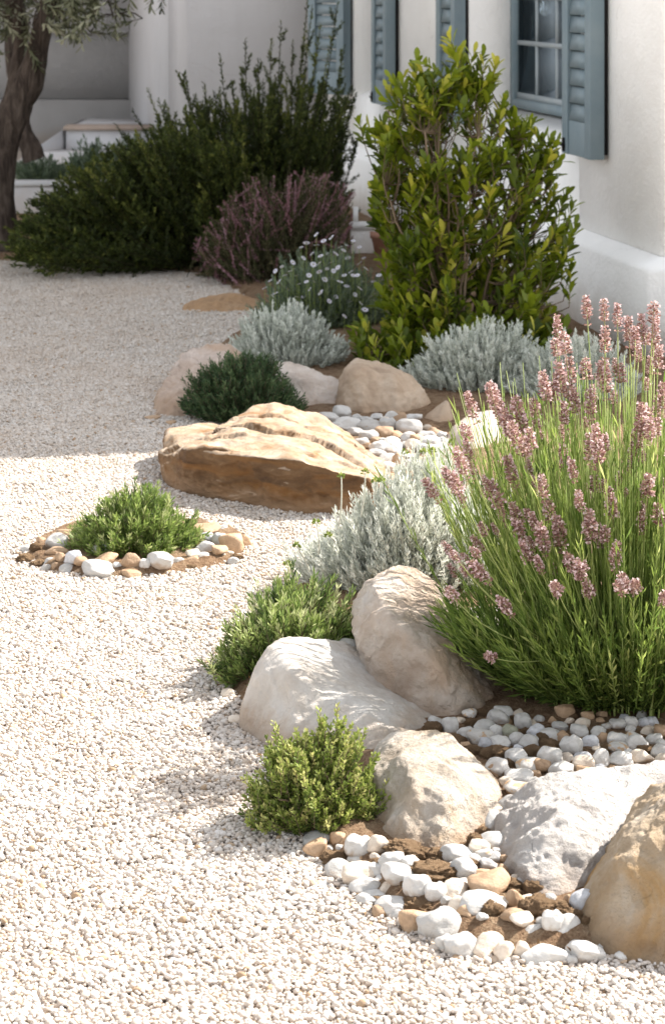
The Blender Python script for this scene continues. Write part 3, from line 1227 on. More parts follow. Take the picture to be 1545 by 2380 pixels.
rock('boulder', 'tan boulder with a flat upright face behind the pebbles', pl(
    (788, 930, 8.0), (796, 866, 8.05), (826, 838, 8.12), (900, 844, 8.15), (962, 880, 8.12), (992, 930, 8.0), (820, 860, 7.95), (930, 880, 7.95)) +
    [gl(795, 975, -.05), gl(860, 990, -.05), gl(930, 990, -.05), gl(990, 965, -.05), np.array([.05, 8.5, -.05]), np.array([.32, 8.5, -.05])],
    m_tanrock, sub=6, p=28, amp=.03, rough=.011, rscale=9, seed=61)
rock('boulder', 'pale boulder with a dark spot between the dark green dome and the tan one', pl(
    (636, 856, 8.2), (655, 846, 8.25), (684, 845, 8.25), (742, 866, 8.2), (790, 882, 8.15), (788, 925, 8.05), (700, 880, 8.08)) +
    [gl(660, 970, -.05), gl(720, 978, -.05), gl(770, 972, -.05), gl(792, 945, -.05), np.array([-.18, 8.5, -.05]), np.array([.02, 8.5, -.05])],
    m_palerock, sub=6, p=28, amp=.03, rough=.011, rscale=9, seed=71)
rock('boulder', 'dusty pink low boulder sloping into the gravel at the back', pl(
    (360, 955, 8.1), (368, 900, 8.25), (392, 850, 8.4), (440, 815, 8.5), (520, 803, 8.6), (560, 850, 8.5), (420, 900, 8.15)) +
    [gl(352, 985, -.03), gl(400, 995, -.03), gl(470, 990, -.03), gl(560, 930, -.03), np.array([-.6, 8.8, -.03]), np.array([-.35, 8.9, -.03])],
    m_pinkgrav, sub=6, p=16, amp=.04, rough=.015, rscale=10, seed=81)
rock('rock', 'small pyramid shaped tan rock beside the white pebbles', pl(
    (984, 970, 7.75), (1008, 945, 7.78), (1040, 924, 7.8), (1052, 945, 7.78), (1052, 990, 7.68)) +
    [gl(972, 1012, -.03), gl(1005, 1022, -.03), gl(1050, 1016, -.03), np.array([.36, 7.95, -.03]), np.array([.44, 7.9, -.03])],
    m_tanrock, sub=4, p=22, amp=.02, rough=.006, seed=91, cat='rock')
rock('rock', 'dark brown rock lying against the small pyramid rock', pl((985, 985, 7.6), (1020, 990, 7.58), (1045, 1000, 7.56)) +
     [gl(982, 1016, -.03), gl(1015, 1026, -.03), gl(1046, 1022, -.03), np.array([.34, 7.75, -.03]), np.array([.42, 7.72, -.03])],
     rock_mat('brown_rock', (.22, .13, .07), (.30, .19, .11), (.12, .07, .04), scale=9), sub=4, p=14, amp=.05, rough=.01, seed=93, cat='rock')
rock('boulder', 'pale pinkish boulder half hidden by lavender stems near the pebbles', pl(
    (1038, 1020, 7.35), (1070, 974, 7.45), (1112, 955, 7.5), (1165, 962, 7.5), (1200, 1020, 7.4), (1090, 1000, 7.3)) +
    [gl(1044, 1072, -.05), gl(1110, 1085, -.05), gl(1190, 1075, -.05), np.array([.45, 7.7, -.05]), np.array([.62, 7.7, -.05])],
    m_palerock, sub=5, p=14, amp=.03, rough=.006, seed=97)
rock('boulder', 'pale rock peeking from under the silver bush by the wall', pl((1120, 915, 8.25), (1150, 895, 8.3), (1200, 900, 8.3), (1230, 930, 8.2)) +
     [gl(1115, 950, -.05), gl(1180, 965, -.05), gl(1240, 950, -.05), np.array([.6, 8.5, -.05]), np.array([.75, 8.5, -.05])],
     m_palerock, sub=4, p=14, amp=.03, rough=.008, seed=99)
rock('boulder', 'low orange rock lying flat at the edge of the shaded gravel', pl((424, 712, 10.5), (470, 690, 10.65), (540, 684, 10.75), (600, 695, 10.7), (618, 715, 10.5)) +
     [gl(422, 725, -.03), gl(480, 735, -.03), gl(560, 735, -.03), gl(620, 725, -.03), np.array([-.65, 10.95, -.03]), np.array([-.4, 10.95, -.03])],
     m_orangeflat, sub=5, p=14, amp=.03, rough=.012, seed=101)
rock('rock', 'thin flat brown rock bedded in the gravel before the silver bush', pl((458, 785, 9.7), (490, 772, 9.8), (520, 780, 9.8)) +
     [gl(450, 795, -.02), gl(500, 803, -.02), gl(540, 798, -.02), np.array([-.55, 9.95, -.02]), np.array([-.46, 9.95, -.02])],
     m_pinkgrav, sub=4, p=12, amp=.05, rough=.012, seed=103, cat='rock')
rock('boulder', 'white rock glimpsed under the lavender behind the tilted boulder', pl((1070, 1440, 5.2), (1100, 1412, 5.25), (1150, 1408, 5.3), (1190, 1450, 5.2)) +
     [gl(1070, 1515, -.05), gl(1130, 1525, -.05), gl(1195, 1510, -.05), np.array([.33, 5.5, -.05]), np.array([.45, 5.5, -.05])],
     m_white, sub=4, p=14, amp=.03, rough=.008, seed=107)

# ------------------------------------------------------------------ pebbles
rp = np.random.default_rng(77)


def pebble_mesh(kind, seed):
    r = np.random.default_rng(seed)
    D, Fc = ico(5 if kind == 'clod' else 4)
    if kind == 'pebble':
        p_ = r.uniform(2.0, 2.6, 3)
        V = D * (np.abs(D) ** p_).sum(1)[:, None] ** (-1 / p_.mean())
        for _ in range(5):      # a few water-worn flats
            n = unit(r.normal(size=3))
            c = r.uniform(.68, .9)
            dt = V @ n
            k_ = np.clip((dt - c), 0, None)
            V = V - n * (k_ * .72)[:, None]
        V = V * (1 + .17 * fbm(D, 1.1, 2, seed))[:, None]
        V = V * (1 + .02 * fbm(D, 5, 3, seed + 2))[:, None]
    elif kind == 'stone':
        pts_ = unit(r.normal(size=(14, 3))) * r.uniform(.8, 1.1, (14, 1))
        c, N, K = hull_planes(pts_)
        q = np.maximum(D @ N.T, 0) / np.maximum(K, .25)
        V = D * ((q ** 9).sum(1) ** (-1 / 9))[:, None]
        V = V * (1 + .07 * fbm(D, 2.2, 4, seed))[:, None]
    else:
        V = D * (1 + .25 * fbm(D, 1.5, 2, seed) + .15 * fbm(D, 4.5, 3, seed + 1) + .13 * fbm(D, 12, 2, seed + 4))[:, None]
    V = V - (V.max(0) + V.min(0)) / 2
    V = V / (V.max(0) - V.min(0)) * 2
    return V, Fc


m_peb = {
    'white': pebble_mat('white_pebble', (.56, .543, .515), (.48, .455, .42), (.42, .42, .44)),
    'two-tone': pebble_mat('two_tone_pebble', (.58, .56, .525), (.50, .465, .425), (.42, .38, .34), patch=(.50, .33, .19)),
    'grey': pebble_mat('grey_pebble', (.58, .58, .60), (.48, .48, .49), (.32, .32, .34)),
    'cream': pebble_mat('cream_stone', (.70, .61, .51), (.60, .50, .40), (.42, .33, .25)),
    'tan': pebble_mat('tan_stone', (.47, .32, .20), (.38, .25, .15), (.22, .13, .08)),
    'green': pebble_mat('greenish_pebble', (.33, .33, .25), (.26, .26, .19), (.18, .18, .13)),
}
m_clod = soil_mat('clod', (.46, .30, .175), (.58, .43, .28), (.24, .14, .075), 75)
PM = {}
for cn, mt in m_peb.items():
    for v_ in range(5):
        knd = 'stone' if cn in ('tan', 'cream') or v_ == 4 else 'pebble'
        V, Fc = pebble_mesh(knd, 200 + 13 * v_ + len(cn))
        PM[cn, v_] = mesh('pebble', V, Fc, mt, smooth=True)
for v_ in range(5):
    V, Fc = pebble_mesh('clod', 300 + 7 * v_)
    PM['clod', v_] = mesh('clod', V, Fc, m_clod, smooth=True)

# (x, y, w, h) in the photo frame
FRONT = {
    'white': [(745, 1954, 66, 36), (835, 1969, 55, 45), (789, 2021, 54, 38), (910, 2002, 48, 34), (952, 2011, 37, 32), (876, 2026, 36, 34), (922, 2033, 60, 40), (850, 2060, 64, 36),
              (861, 2089, 54, 28), (969, 2062, 54, 46), (1013, 2074, 42, 38), (910, 2110, 62, 42), (925, 2128, 28, 22), (1058, 1990, 56, 40), (1076, 2029, 48, 50), (1100, 2002, 34, 26),
              (1133, 2011, 36, 26), (1067, 1981, 30, 26), (1121, 2098, 86, 44), (1151, 2162, 110, 52), (1237, 2164, 50, 28), (1317, 2152, 50, 44), (1070, 2203, 60, 50), (1019, 2158, 80, 70),
              (1032, 2197, 34, 42), (1273, 2220, 92, 48), (1361, 2213, 72, 44), (1310, 2189, 60, 34), (1455, 2216, 52, 24), (1190, 1868, 50, 34), (1148, 1912, 40, 50), (1171, 1915, 34, 36),
              (1148, 1956, 56, 34), (1405, 2203, 30, 28), (1283, 2142, 40, 48), (1262, 2196, 44, 26), (1180, 1940, 30, 30)],
    'cream': [(874, 1966, 45, 40), (835, 2038, 66, 52), (909, 2065, 58, 40), (1058, 2070, 58, 42), (1134, 2199, 66, 52), (1171, 2216, 38, 44), (1209, 2213, 38, 38), (1212, 2142, 44, 28), (1114, 1973, 40, 32)],
    'two-tone': [(835, 2005, 50, 26), (1090, 2145, 66, 46), (1124, 1990, 34, 26)],
    'grey': [(1354, 2100, 48, 48)],
    'tan': [(733, 1976, 45, 36), (787, 1957, 35, 36), (880, 2122, 26, 26), (1139, 2064, 78, 56), (1197, 2091, 36, 40), (1195, 2125, 56, 30), (960, 2146, 55, 46), (1323, 2091, 22, 24), (1361, 2169, 36, 28)],
    'clod': [(778, 1999, 60, 35), (944, 1978, 90, 45), (1007, 2032, 98, 52), (992, 2104, 104, 40), (1141, 2115, 50, 34), (1246, 2111, 70, 50), (1239, 2067, 44, 36), (1256, 2179, 66, 34), (1108, 1958, 40, 30),
             (1090, 2010, 40, 26), (1300, 2110, 50, 30), (900, 2095, 60, 26), (820, 2050, 34, 22), (1190, 2060, 40, 30), (1010, 1990, 44, 30), (1330, 2130, 40, 30)],
}
MID = {
    'white': [(1012, 1676, 32, 20), (1045, 1689, 36, 42), (1083, 1711, 38, 36), (1128, 1689, 54, 30), (1158, 1670, 48, 36), (1154, 1700, 34, 26), (1161, 1728, 42, 28), (1214, 1681, 36, 40), (1202, 1721, 36, 32),
              (1229, 1730, 42, 38), (1199, 1764, 46, 40), (1277, 1764, 50, 50), (1328, 1737, 46, 50), (1345, 1700, 38, 28), (1434, 1719, 42, 28), (1479, 1730, 46, 40), (1519, 1719, 34, 24), (1397, 1767, 46, 44),
              (1442, 1767, 50, 32), (1154, 1786, 50, 42), (1206, 1805, 58, 30), (1304, 1794, 50, 38), (1464, 1679, 30, 26), (1169, 1655, 40, 24), (1337, 1808, 30, 12), (1281, 1709, 48, 28), (1244, 1824, 38, 30),
              (1532, 1752, 36, 36), (1300, 1690, 34, 22), (1390, 1700, 34, 22)],
    'grey': [(1128, 1728, 32, 24), (1352, 1760, 42, 24), (1371, 1726, 34, 32)],
    'green': [(1184, 1702, 32, 32)],
    'cream': [(1489, 1760, 46, 32), (1540, 1768, 36, 28), (1176, 1818, 32, 20), (1356, 1779, 46, 38)],
    'two-tone': [(1116, 1715, 56, 38), (1229, 1782, 54, 36), (1434, 1739, 44, 28), (1210, 1835, 70, 34)],
    'tan': [(1307, 1715, 36, 28), (1401, 1715, 30, 24), (1143, 1793, 30, 28), (1259, 1786, 34, 34), (1360, 1795, 40, 24)],
    'clod': [(1006, 1692, 40, 30), (1057, 1722, 50, 30), (1150, 1752, 64, 38), (1236, 1749, 48, 34), (1285, 1737, 60, 34), (1285, 1816, 60, 24), (1100, 1745, 40, 26), (1180, 1775, 30, 24), (1410, 1740, 36, 24),
             (1500, 1745, 40, 24), (1180, 1800, 30, 22), (1340, 1780, 30, 24), (1265, 1715, 36, 22)],
}
BACK = {
    'white': [(724, 970, 24, 16), (761, 976, 42, 28), (794, 961, 36, 28), (809, 989, 52, 28), (851, 977, 26, 16), (900, 991, 34, 34), (950, 995, 52, 34), (959, 971, 34, 16), (857, 1015, 38, 26), (952, 1018, 34, 22),
              (913, 1038, 46, 36), (879, 1042, 34, 26), (875, 1055, 36, 20), (896, 1068, 46, 26), (989, 1013, 32, 20), (1001, 1025, 40, 20), (953, 1083, 30, 26), (827, 1007, 32, 20), (983, 1044, 34, 24), (780, 992, 30, 18),
              (840, 1030, 30, 20), (1010, 1045, 34, 22), (935, 1062, 34, 22)],
    'two-tone': [(860, 994, 48, 28)],
    'cream': [(965, 1038, 38, 26), (905, 1088, 34, 20)],
    'tan': [(929, 983, 28, 30), (893, 1011, 34, 30), (917, 1013, 46, 20), (968, 1022, 24, 20), (851, 1038, 20, 14), (929, 1073, 28, 40)],
}
RINGP = {
    'white': [(134, 1262, 46, 40), (61, 1279, 24, 20), (115, 1308, 28, 24), (107, 1320, 24, 16), (159, 1324, 36, 24), (240, 1279, 42, 32), (228, 1327, 68, 40), (273, 1324, 28, 42), (338, 1312, 24, 28), (373, 1304, 52, 36),
              (413, 1312, 34, 32), (475, 1302, 42, 32), (511, 1297, 30, 22), (479, 1273, 42, 30), (511, 1256, 34, 32), (515, 1228, 24, 14), (542, 1304, 24, 16)],
    'grey': [(173, 1298, 40, 34), (479, 1250, 40, 24)],
    'tan': [(132, 1280, 50, 20), (146, 1297, 30, 24), (138, 1318, 30, 22), (188, 1327, 26, 20), (190, 1306, 30, 22), (238, 1300, 60, 22), (305, 1304, 46, 38), (307, 1335, 42, 20), (373, 1324, 50, 14), (442, 1308, 38, 28),
            (481, 1231, 56, 20), (538, 1266, 48, 44), (569, 1262, 32, 36), (511, 1281, 34, 22), (150, 1239, 38, 18), (96, 1254, 18, 16)],
    'cream': [(527, 1289, 28, 22), (448, 1290, 30, 20)],
    'clod': [(84, 1273, 28, 26), (61, 1300, 44, 24), (103, 1298, 40, 24), (440, 1320, 30, 18), (545, 1282, 40, 20), (90, 1310, 36, 18), (550, 1295, 30, 16)],
}


def filler(bed, region, n, wr, colors, md):
    """small stones between the ones that were placed by eye"""
    have = [(x, y, w_) for L in bed.values() for (x, y, w_, h) in L]
    reg = np.array(region, float)
    lo, hi = reg.min(0), reg.max(0)
    tries = 0
    while n and tries < 6000:
        tries += 1
        q = rp.uniform(lo, hi)
        if poly_sd(q[None], reg)[0] < 0:
            continue
        w_ = rp.uniform(*wr)
        if any(math.hypot(q[0] - x, (q[1] - y) * 1.3) < (w_ + hw) * .5 * md for x, y, hw in have):
            continue
        have.append((q[0], q[1], w_))
        cl = colors[rp.integers(len(colors))]
        bed.setdefault(cl, []).append((q[0], q[1], w_, w_ * rp.uniform(.6, .85)))
        n -= 1


filler(FRONT, [(712, 1970), (800, 1965), (880, 1985), (1000, 1990), (1110, 1960), (1160, 1860), (1170, 2020), (1300, 2100), (1375, 2150), (1375, 2225), (1250, 2240), (1060, 2205), (940, 2150), (850, 2095), (780, 2030)],
       46, (20, 40), ('white', 'cream', 'clod', 'tan', 'clod', 'white'), .74)
filler(MID, [(985, 1680), (1100, 1650), (1545, 1660), (1545, 1770), (1340, 1800), (1230, 1850), (1165, 1830), (1120, 1770)], 40, (18, 40), ('white', 'clod', 'cream', 'tan', 'clod', 'two-tone', 'grey'), .72)
filler(BACK, [(720, 965), (960, 965), (1040, 1020), (1020, 1070), (930, 1100), (840, 1020)], 20, (18, 30), ('white', 'white', 'tan', 'cream'), .75)

ORD = ['first', 'second', 'third', 'fourth', 'fifth', 'sixth', 'seventh', 'eighth', 'ninth', 'tenth', 'eleventh', 'twelfth', 'thirteenth', 'fourteenth', 'fifteenth', 'sixteenth', 'seventeenth', 'eighteenth',
       'nineteenth', 'twentieth', 'twenty-first', 'twenty-second', 'twenty-third']
CNAME = {'white': 'white pebble', 'grey': 'grey pebble', 'two-tone': 'white and tan pebble', 'cream': 'cream stone', 'tan': 'tan stone', 'clod': 'brown soil clod', 'green': 'greenish pebble'}
ONAME = {'white': 'pebble', 'grey': 'pebble', 'two-tone': 'pebble', 'cream': 'stone', 'tan': 'stone', 'clod': 'soil_clod', 'green': 'pebble'}


def lay(bed, where, rowh, grp):
    items = [(x, y, w_, h, c) for c, L in bed.items() for (x, y, w_, h) in L]
    ymax = max(q[1] + q[3] / 2 for q in items)
    rows = {}
    for q in items:
        rows.setdefault((int((ymax - q[1] - q[3] / 2) / rowh), q[4]), []).append(q)
    for (ri, cl), L in rows.items():
        L.sort()
        for i, (x, y, w_, h, c) in enumerate(L):
            rowname = 'front row' if ri == 0 else ORD[ri] + ' row'
            if len(L) == 1:
                lab = f'only {CNAME[c]} in the {rowname} of {where}'
            else:
                lab = f'{ORD[i]} {CNAME[c]} from left in the {rowname} of {where}'
            z0 = .0
            d = CAMH * FPX / (y - YH)
            for _ in range(3):
                rx = w_ * .5 * d / FPX
                ry = rx * (.85 if c != 'clod' else .8)
                hh = h * .5 * d / FPX
                sa = (y - YH) / FPX
                sa = sa / math.sqrt(1 + sa * sa)
                rz = math.sqrt(max((hh ** 2 - (ry * sa) ** 2), (.35 * rx) ** 2)) / math.sqrt(1 - sa * sa)
                rz = min(rz, 1.1 * rx) if c != 'clod' else min(rz, .8 * rx)
                zc = z0 + rz * (.44 if c != 'clod' else .36)
                d = (CAMH - zc) * FPX / (y - YH)
                z0 = float(soil_z(np.array([[(x - CX) / FPX * d, d]]))[0])
                z0 = max(z0, .004)
            o = bpy.data.objects.new(ONAME[c], PM[c, int(rp.integers(5))])
            o.location = ((x - CX) / FPX * d, d, zc)
            g_ = 1.20 if rowh == 22 else 1.32
            o.scale = (rx * g_, ry * g_, rz * g_)
            o.rotation_euler = (rp.uniform(-.2, .2), rp.uniform(-.22, .22), rp.uniform(-.35, .35) + PI * int(rp.integers(2)))
            link(o)
            tag(o, lab, 'soil clod' if c == 'clod' else ONAME[c], grp + (' clods' if c == 'clod' else ' stones'))


lay(FRONT, 'the nearest bed', 26, 'nearest bed')
lay(MID, 'the lavender bed', 22, 'lavender bed')
lay(BACK, 'bed behind slab', 20, 'slab bed')
lay(RINGP, 'the stone ring', 22, 'ring')
# loose cobbles
for (x, y, w_, h, c, lab, zz) in ((530, 1617, 34, 32, 'cream', 'small tan cobble under the bush beside the smooth white boulder', 0), (547, 1675, 34, 24, 'cream', 'pale cobble touching the left foot of the smooth white boulder', 0),
                                  (522, 1572, 40, 22, 'tan', 'small brown stone at the left foot of the dark bush', 0),
                                  (398, 985, 26, 16, 'tan', 'dark little stone at the back corner of the brown slab', 0), (355, 972, 40, 10, 'tan', 'thin brown chip in the shaded gravel beside the slab', 0),
                                  (812, 1499, 56, 28, 'white', 'white pebble wedged between the smooth white and tilted boulders', .10)):
    d = (CAMH - zz - .006) * FPX / (y - YH)
    o = bpy.data.objects.new('cobble', PM[c, 1])
    o.location = ((x - CX) / FPX * d, d, zz + .008)
    o.scale = (w_ * .5 * d / FPX, w_ * .45 * d / FPX, max(h * .45 * d / FPX, .008))
    if zz:
        d = 4.93
        o.location = P(x, y, d)
        o.scale = (w_ * .5 * d / FPX, .03, h * .55 * d / FPX)
    link(o)
    tag(o, lab, 'stone')

# ------------------------------------------------------------------ plants
m_stem_brown = leaf_mat('woody_stem', [(0, (.10, .07, .045)), (.5, (.17, .125, .085)), (1, (.25, .19, .13))], .8, .0, .1)
m_stem_dark = leaf_mat('dark_stem', [(0, (.02, .016, .009)), (.5, (.035, .03, .016)), (1, (.06, .05, .028))], .8, .0, .1)
m_stem_green = leaf_mat('green_stem', [(0, (.15, .20, .05)), (.5, (.26, .34, .09)), (1, (.44, .50, .20))], .6, .1, .2)
m_stem_grey = leaf_mat('grey_stem', [(0, (.26, .26, .20)), (.5, (.40, .40, .33)), (1, (.52, .52, .44))], .8, .05, .1)

m_thyme = leaf_mat('thyme_leaf', [(0, (.055, .085, .018)), (.4, (.15, .205, .04)), (.75, (.31, .365, .09)), (1, (.50, .49, .19))], .5, .3, .3)
m_bush = leaf_mat('bush_leaf', [(0, (.05, .085, .03)), (.35, (.14, .21, .055)), (.7, (.31, .39, .11)), (1, (.52, .54, .30))], .5, .28, .35)
m_ring = leaf_mat('ring_bush_leaf', [(0, (.06, .10, .025)), (.4, (.16, .235, .055)), (.75, (.29, .375, .10)), (1, (.46, .49, .24))], .5, .3, .35)
m_dkdome = leaf_mat('dark_dome_leaf', [(0, (.025, .05, .022)), (.5, (.06, .105, .042)), (1, (.14, .20, .085))], .5, .25, .3)
m_silver = leaf_mat('silver_leaf', [(0, (.45, .47, .39)), (.45, (.67, .69, .61)), (1, (.83, .84, .78))], .75, .22, .15)
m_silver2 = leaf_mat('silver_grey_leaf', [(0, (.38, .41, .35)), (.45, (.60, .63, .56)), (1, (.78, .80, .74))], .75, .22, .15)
m_lav = leaf_mat('lavender_leaf', [(0, (.055, .095, .022)), (.4, (.14, .215, .045)), (.75, (.28, .365, .08)), (1, (.50, .54, .20))], .5, .42, .3)
m_lavfl = leaf_mat('lavender_flower', [(0, (.20, .10, .085)), (.3, (.38, .225, .20)), (.52, (.46, .33, .26)), (.66, (.56, .37, .375)), (1, (.82, .69, .68))], .7, .35, .1)
m_shrub = leaf_mat('shrub_leaf', [(0, (.045, .07, .008)), (.4, (.12, .165, .012)), (.75, (.235, .285, .018)), (1, (.46, .44, .06))], .45, .38, .3)
m_dark = leaf_mat('dark_shrub_leaf', [(0, (.018, .027, .007)), (.5, (.050, .068, .014)), (.85, (.112, .135, .027)), (1, (.19, .20, .045))], .55, .22, .25)
m_heath = leaf_mat('heather_leaf', [(0, (.05, .06, .025)), (.5, (.11, .115, .05)), (1, (.20, .17, .09))], .6, .2, .2)
m_heathfl = leaf_mat('heather_flower', [(0, (.16, .08, .08)), (.5, (.28, .14, .16)), (1, (.44, .27, .31))], .7, .25, .1)
m_daisyl = leaf_mat('daisy_leaf', [(0, (.07, .10, .06)), (.5, (.15, .20, .13)), (1, (.28, .33, .24))], .6, .2, .2)
m_petal = leaf_mat('white_petal', [(0, (.60, .57, .72)), (1, (.84, .82, .88))], .6, .3, .2)
m_eye = leaf_mat('daisy_eye', [(0, (.35, .30, .12)), (1, (.5, .42, .15))], .7, .0, .1)
m_olive = leaf_mat('olive_leaf', [(0, (.06, .07, .035)), (.5, (.16, .17, .095)), (1, (.38, .38, .27))], .45, .25, .4)

def thyme_sprigs(f, st):
    for (x, y, ln_) in ((750, 1655, .07), (795, 1662, .065), (845, 1680, .07), (700, 1700, .05), (735, 1690, .06), (815, 1700, .055), (880, 1755, .05), (612, 1790, .05), (590, 1850, .045), (640, 1740, .045), (770, 1680, .06)):
        tip = P(x, y, 4.10)
        D = unit(np.array([(x - 740) / 300, rp.uniform(-.2, .2), 1.0]))
        B = (tip - D * ln_)[None]
        for k in range(3):
            shoot_leaves(f, B + rp.normal(0, .006, 3), (D + rp.normal(0, .12, 3))[None], np.array([ln_ * rp.uniform(.7, 1)]), 26, .011, .0055, .95, [.6], stem=st, whorl=True, tipbright=.3, bend=.05)


# --- front thyme
tf, _ = dome('thyme_bush', 'small bright green thyme bush in front of the round cream boulder', 'bush', G(733, 1930) * np.array([1, 1, 0]) + np.array([0, .02, .0]), (.125, .11, .17), 11, m_thyme, m_stem_brown,
             n=1150, ln=.055, nl=26, L=.0105, W=.0052, ang=.95, tmean=.5, tsd=.25, lumpy=.42, upw=.55, bend=.12, whorl=True, tb=.3, zmin=.0, fold=.35, extra=thyme_sprigs)

# --- middle bush (dark green, needle leaves), sprawling down to the left
def midshape(t):
    t = t.copy()
    k = np.clip(-t[:, 0] / .17, 0, 1)
    t[:, 2] *= 1 - .25 * k
    t[:, 1] -= .10 * k
    return t


mb_, _ = dome('low_bush', 'sprawling dark green bush with needle leaves behind the smooth white boulder', 'bush', np.array([-.098, 5.02, 0]), (.172, .16, .195), 21, m_bush, m_stem_brown,
              n=900, ln=.065, nl=24, L=.021, W=.0042, ang=.65, tmean=.45, tsd=.25, lumpy=.34, upw=.45, bend=.15, zmin=-.1, shape=midshape, tb=.3)
# --- ring bush
dome('low_bush', 'rounded bright green bush inside the stone ring in the gravel', 'bush', G(307, 1292) * np.array([1, 1, 0]) + np.array([0, .03, 0]), (.172, .15, .158), 31, m_ring, m_stem_brown,
     n=900, ln=.055, nl=22, L=.019, W=.0046, ang=.7, tmean=.5, tsd=.25, lumpy=.36, upw=.6, bend=.1, zmin=.0, tb=.3)
# --- dark dome behind slab
dome('low_bush', 'dense dark green dome shaped bush behind the brown slab', 'bush', np.array([-.335, 7.9, 0]), (.222, .2, .235), 41, m_dkdome, m_stem_brown,
     n=1300, ln=.06, nl=22, L=.017, W=.0048, ang=.8, tmean=.45, tsd=.2, lumpy=.12, upw=.5, bend=.08, zmin=.0, tb=.25)


# --- silver bushes
def silver(name, label, c, rad, seed, n, mat, ln=.09, L=.017, W=.0042, upw=.9, shape=None):
    t, r = dome(name, label, 'bush', c, rad, seed, mat, m_stem_grey, n=n, ln=ln, nl=26, L=L, W=W, ang=.55, tmean=.5, tsd=.2, lumpy=.16, upw=upw, bend=.12, stemr=.0016, zmin=-.05, tb=.25, shape=shape,
                layers=((.78, 1.04, .6), (.4, .82, .4)))
    return t


def silshape(t):
    t = t.copy()
    k = np.clip(-t[:, 0] / .31, 0, 1)
    t[:, 2] *= 1 - .5 * k
    t[:, 0] = np.where(t[:, 0] > 0, t[:, 0] * .95, t[:, 0])
    t[:, 1] -= .06 * k
    return t


s_mid = silver('silver_bush', 'sunlit silver grey bush between the tilted boulder and the slab', np.array([.225, 5.72, 0]), (.32, .25, .345), 51, 2100, m_silver, ln=.10, L=.02, W=.004, shape=silshape)
silver('silver_bush', 'shaded silver bush standing in front of the white daisies', np.array([-.19, 8.95, 0]), (.255, .24, .255), 61, 1150, m_silver2, ln=.08, L=.017, W=.006)
silver('silver_bush', 'shaded silver bush at the foot of the broad leaved green shrub', np.array([.585, 8.42, 0]), (.30, .22, .265), 71, 1250, m_silver2, ln=.08, L=.018, W=.006)
silver('silver_bush', 'silver bush half hidden behind the lavender near the wall', np.array([.93, 8.2, 0]), (.26, .22, .25), 75, 800, m_silver2, ln=.08, L=.018, W=.006)

# budded stalks rising from the sunlit silver bush
f, st = Fol(55), Fol(56)
for (x0, y0, x1, y1, d) in ((786, 1230, 793, 1108, 5.6), (838, 1200, 848, 1098, 5.6), (975, 1090, 983, 1050, 5.75), (1000, 1085, 1004, 1048, 5.7), (930, 1120, 940, 1052, 5.8), (1040, 1080, 1046, 1030, 5.8),
                            (870, 1150, 872, 1120, 5.6), (882, 1150, 886, 1118, 5.6), (720, 1330, 690, 1270, 5.5), (740, 1290, 735, 1215, 5.5), (700, 1340, 668, 1312, 5.4), (780, 1260, 762, 1245, 5.5), (1075, 1150, 1085, 1020, 5.6)):
    f, st = Fol(55 + x0), Fol(56 + x0)
    a_, b_ = P(x0, y0, d), P(x1, y1, d)
    tt = np.linspace(0, 1, 6)[:, None]
    Q = a_ + (b_ - a_) * tt + np.array([.004, 0, 0]) * np.sin(tt * PI)
    st.tubes(Q[None], .0024, .0015, [.9], 4)
    k = 26
    D = sph_dirs(f.r, k, -.4)
    f.needles(np.repeat(b_[None], k, 0) + D * .003, D + np.array([0, 0, .3]), .011, .006, f.r.uniform(.2, .9, k))
    so_ = st.build('flower_stalk', m_stem_grey, s_mid, s_mid.location)
    f.build('flower_bud', m_thyme, so_, s_mid.location)

# --- lavender
lv_base = np.array([.67, 4.80, 0])
lav = thing('lavender', 'large flowering lavender with pink brown heads beside the boulders', 'lavender', tuple(lv_base))
f, st = Fol(81), Fol(82)
r = f.r
upv = np.array([0, 0, 1.0])
n = 620
a = r.uniform(0, 2 * PI, n)
lean = np.abs(r.normal(0, .42, n)).clip(0, .98)
B = lv_base + np.stack([np.cos(a) * .30 * np.sqrt(r.uniform(0, 1, n)), np.sin(a) * .22 * np.sqrt(r.uniform(0, 1, n)), np.full(n, .02)], 1)
lean = np.where(np.cos(a) < -.2, lean * .72, lean)
out = np.stack([np.cos(a), np.sin(a), np.zeros(n)], 1)
D = unit(out * np.sin(lean)[:, None] + upv * np.cos(lean)[:, None])
ln = r.uniform(.32, .60, n) * (1 - .18 * lean)
shoot_leaves(f, B, D, ln, 50, .038, .0034, .34, np.clip(r.normal(.45, .2, n), 0, 1), bend=.10, t0=.08, stem=st, stemr=.0022, tipbright=.25, lj=.5)
# low outward shoots round the skirt
n = 300
a = r.uniform(PI * .95, PI * 1.97, n)
B = lv_base + np.stack([np.cos(a) * .24, np.sin(a) * .17, np.full(n, .03)], 1)
out = np.stack([np.cos(a), np.sin(a), np.zeros(n)], 1)
D = unit(out * r.uniform(.8, 1.2, n)[:, None] + upv * r.uniform(.45, 1.1, n)[:, None])
shoot_leaves(f, B, D, r.uniform(.2, .34, n) * (1 - .3 * np.clip(-np.cos(a), 0, 1)), 40, .034, .0040, .45, np.clip(r.normal(.42, .2, n), 0, 1), bend=.22, t0=.06, stem=st, stemr=.002, tipbright=.3, lj=.5)
f.build('foliage', m_lav, lav, lv_base)


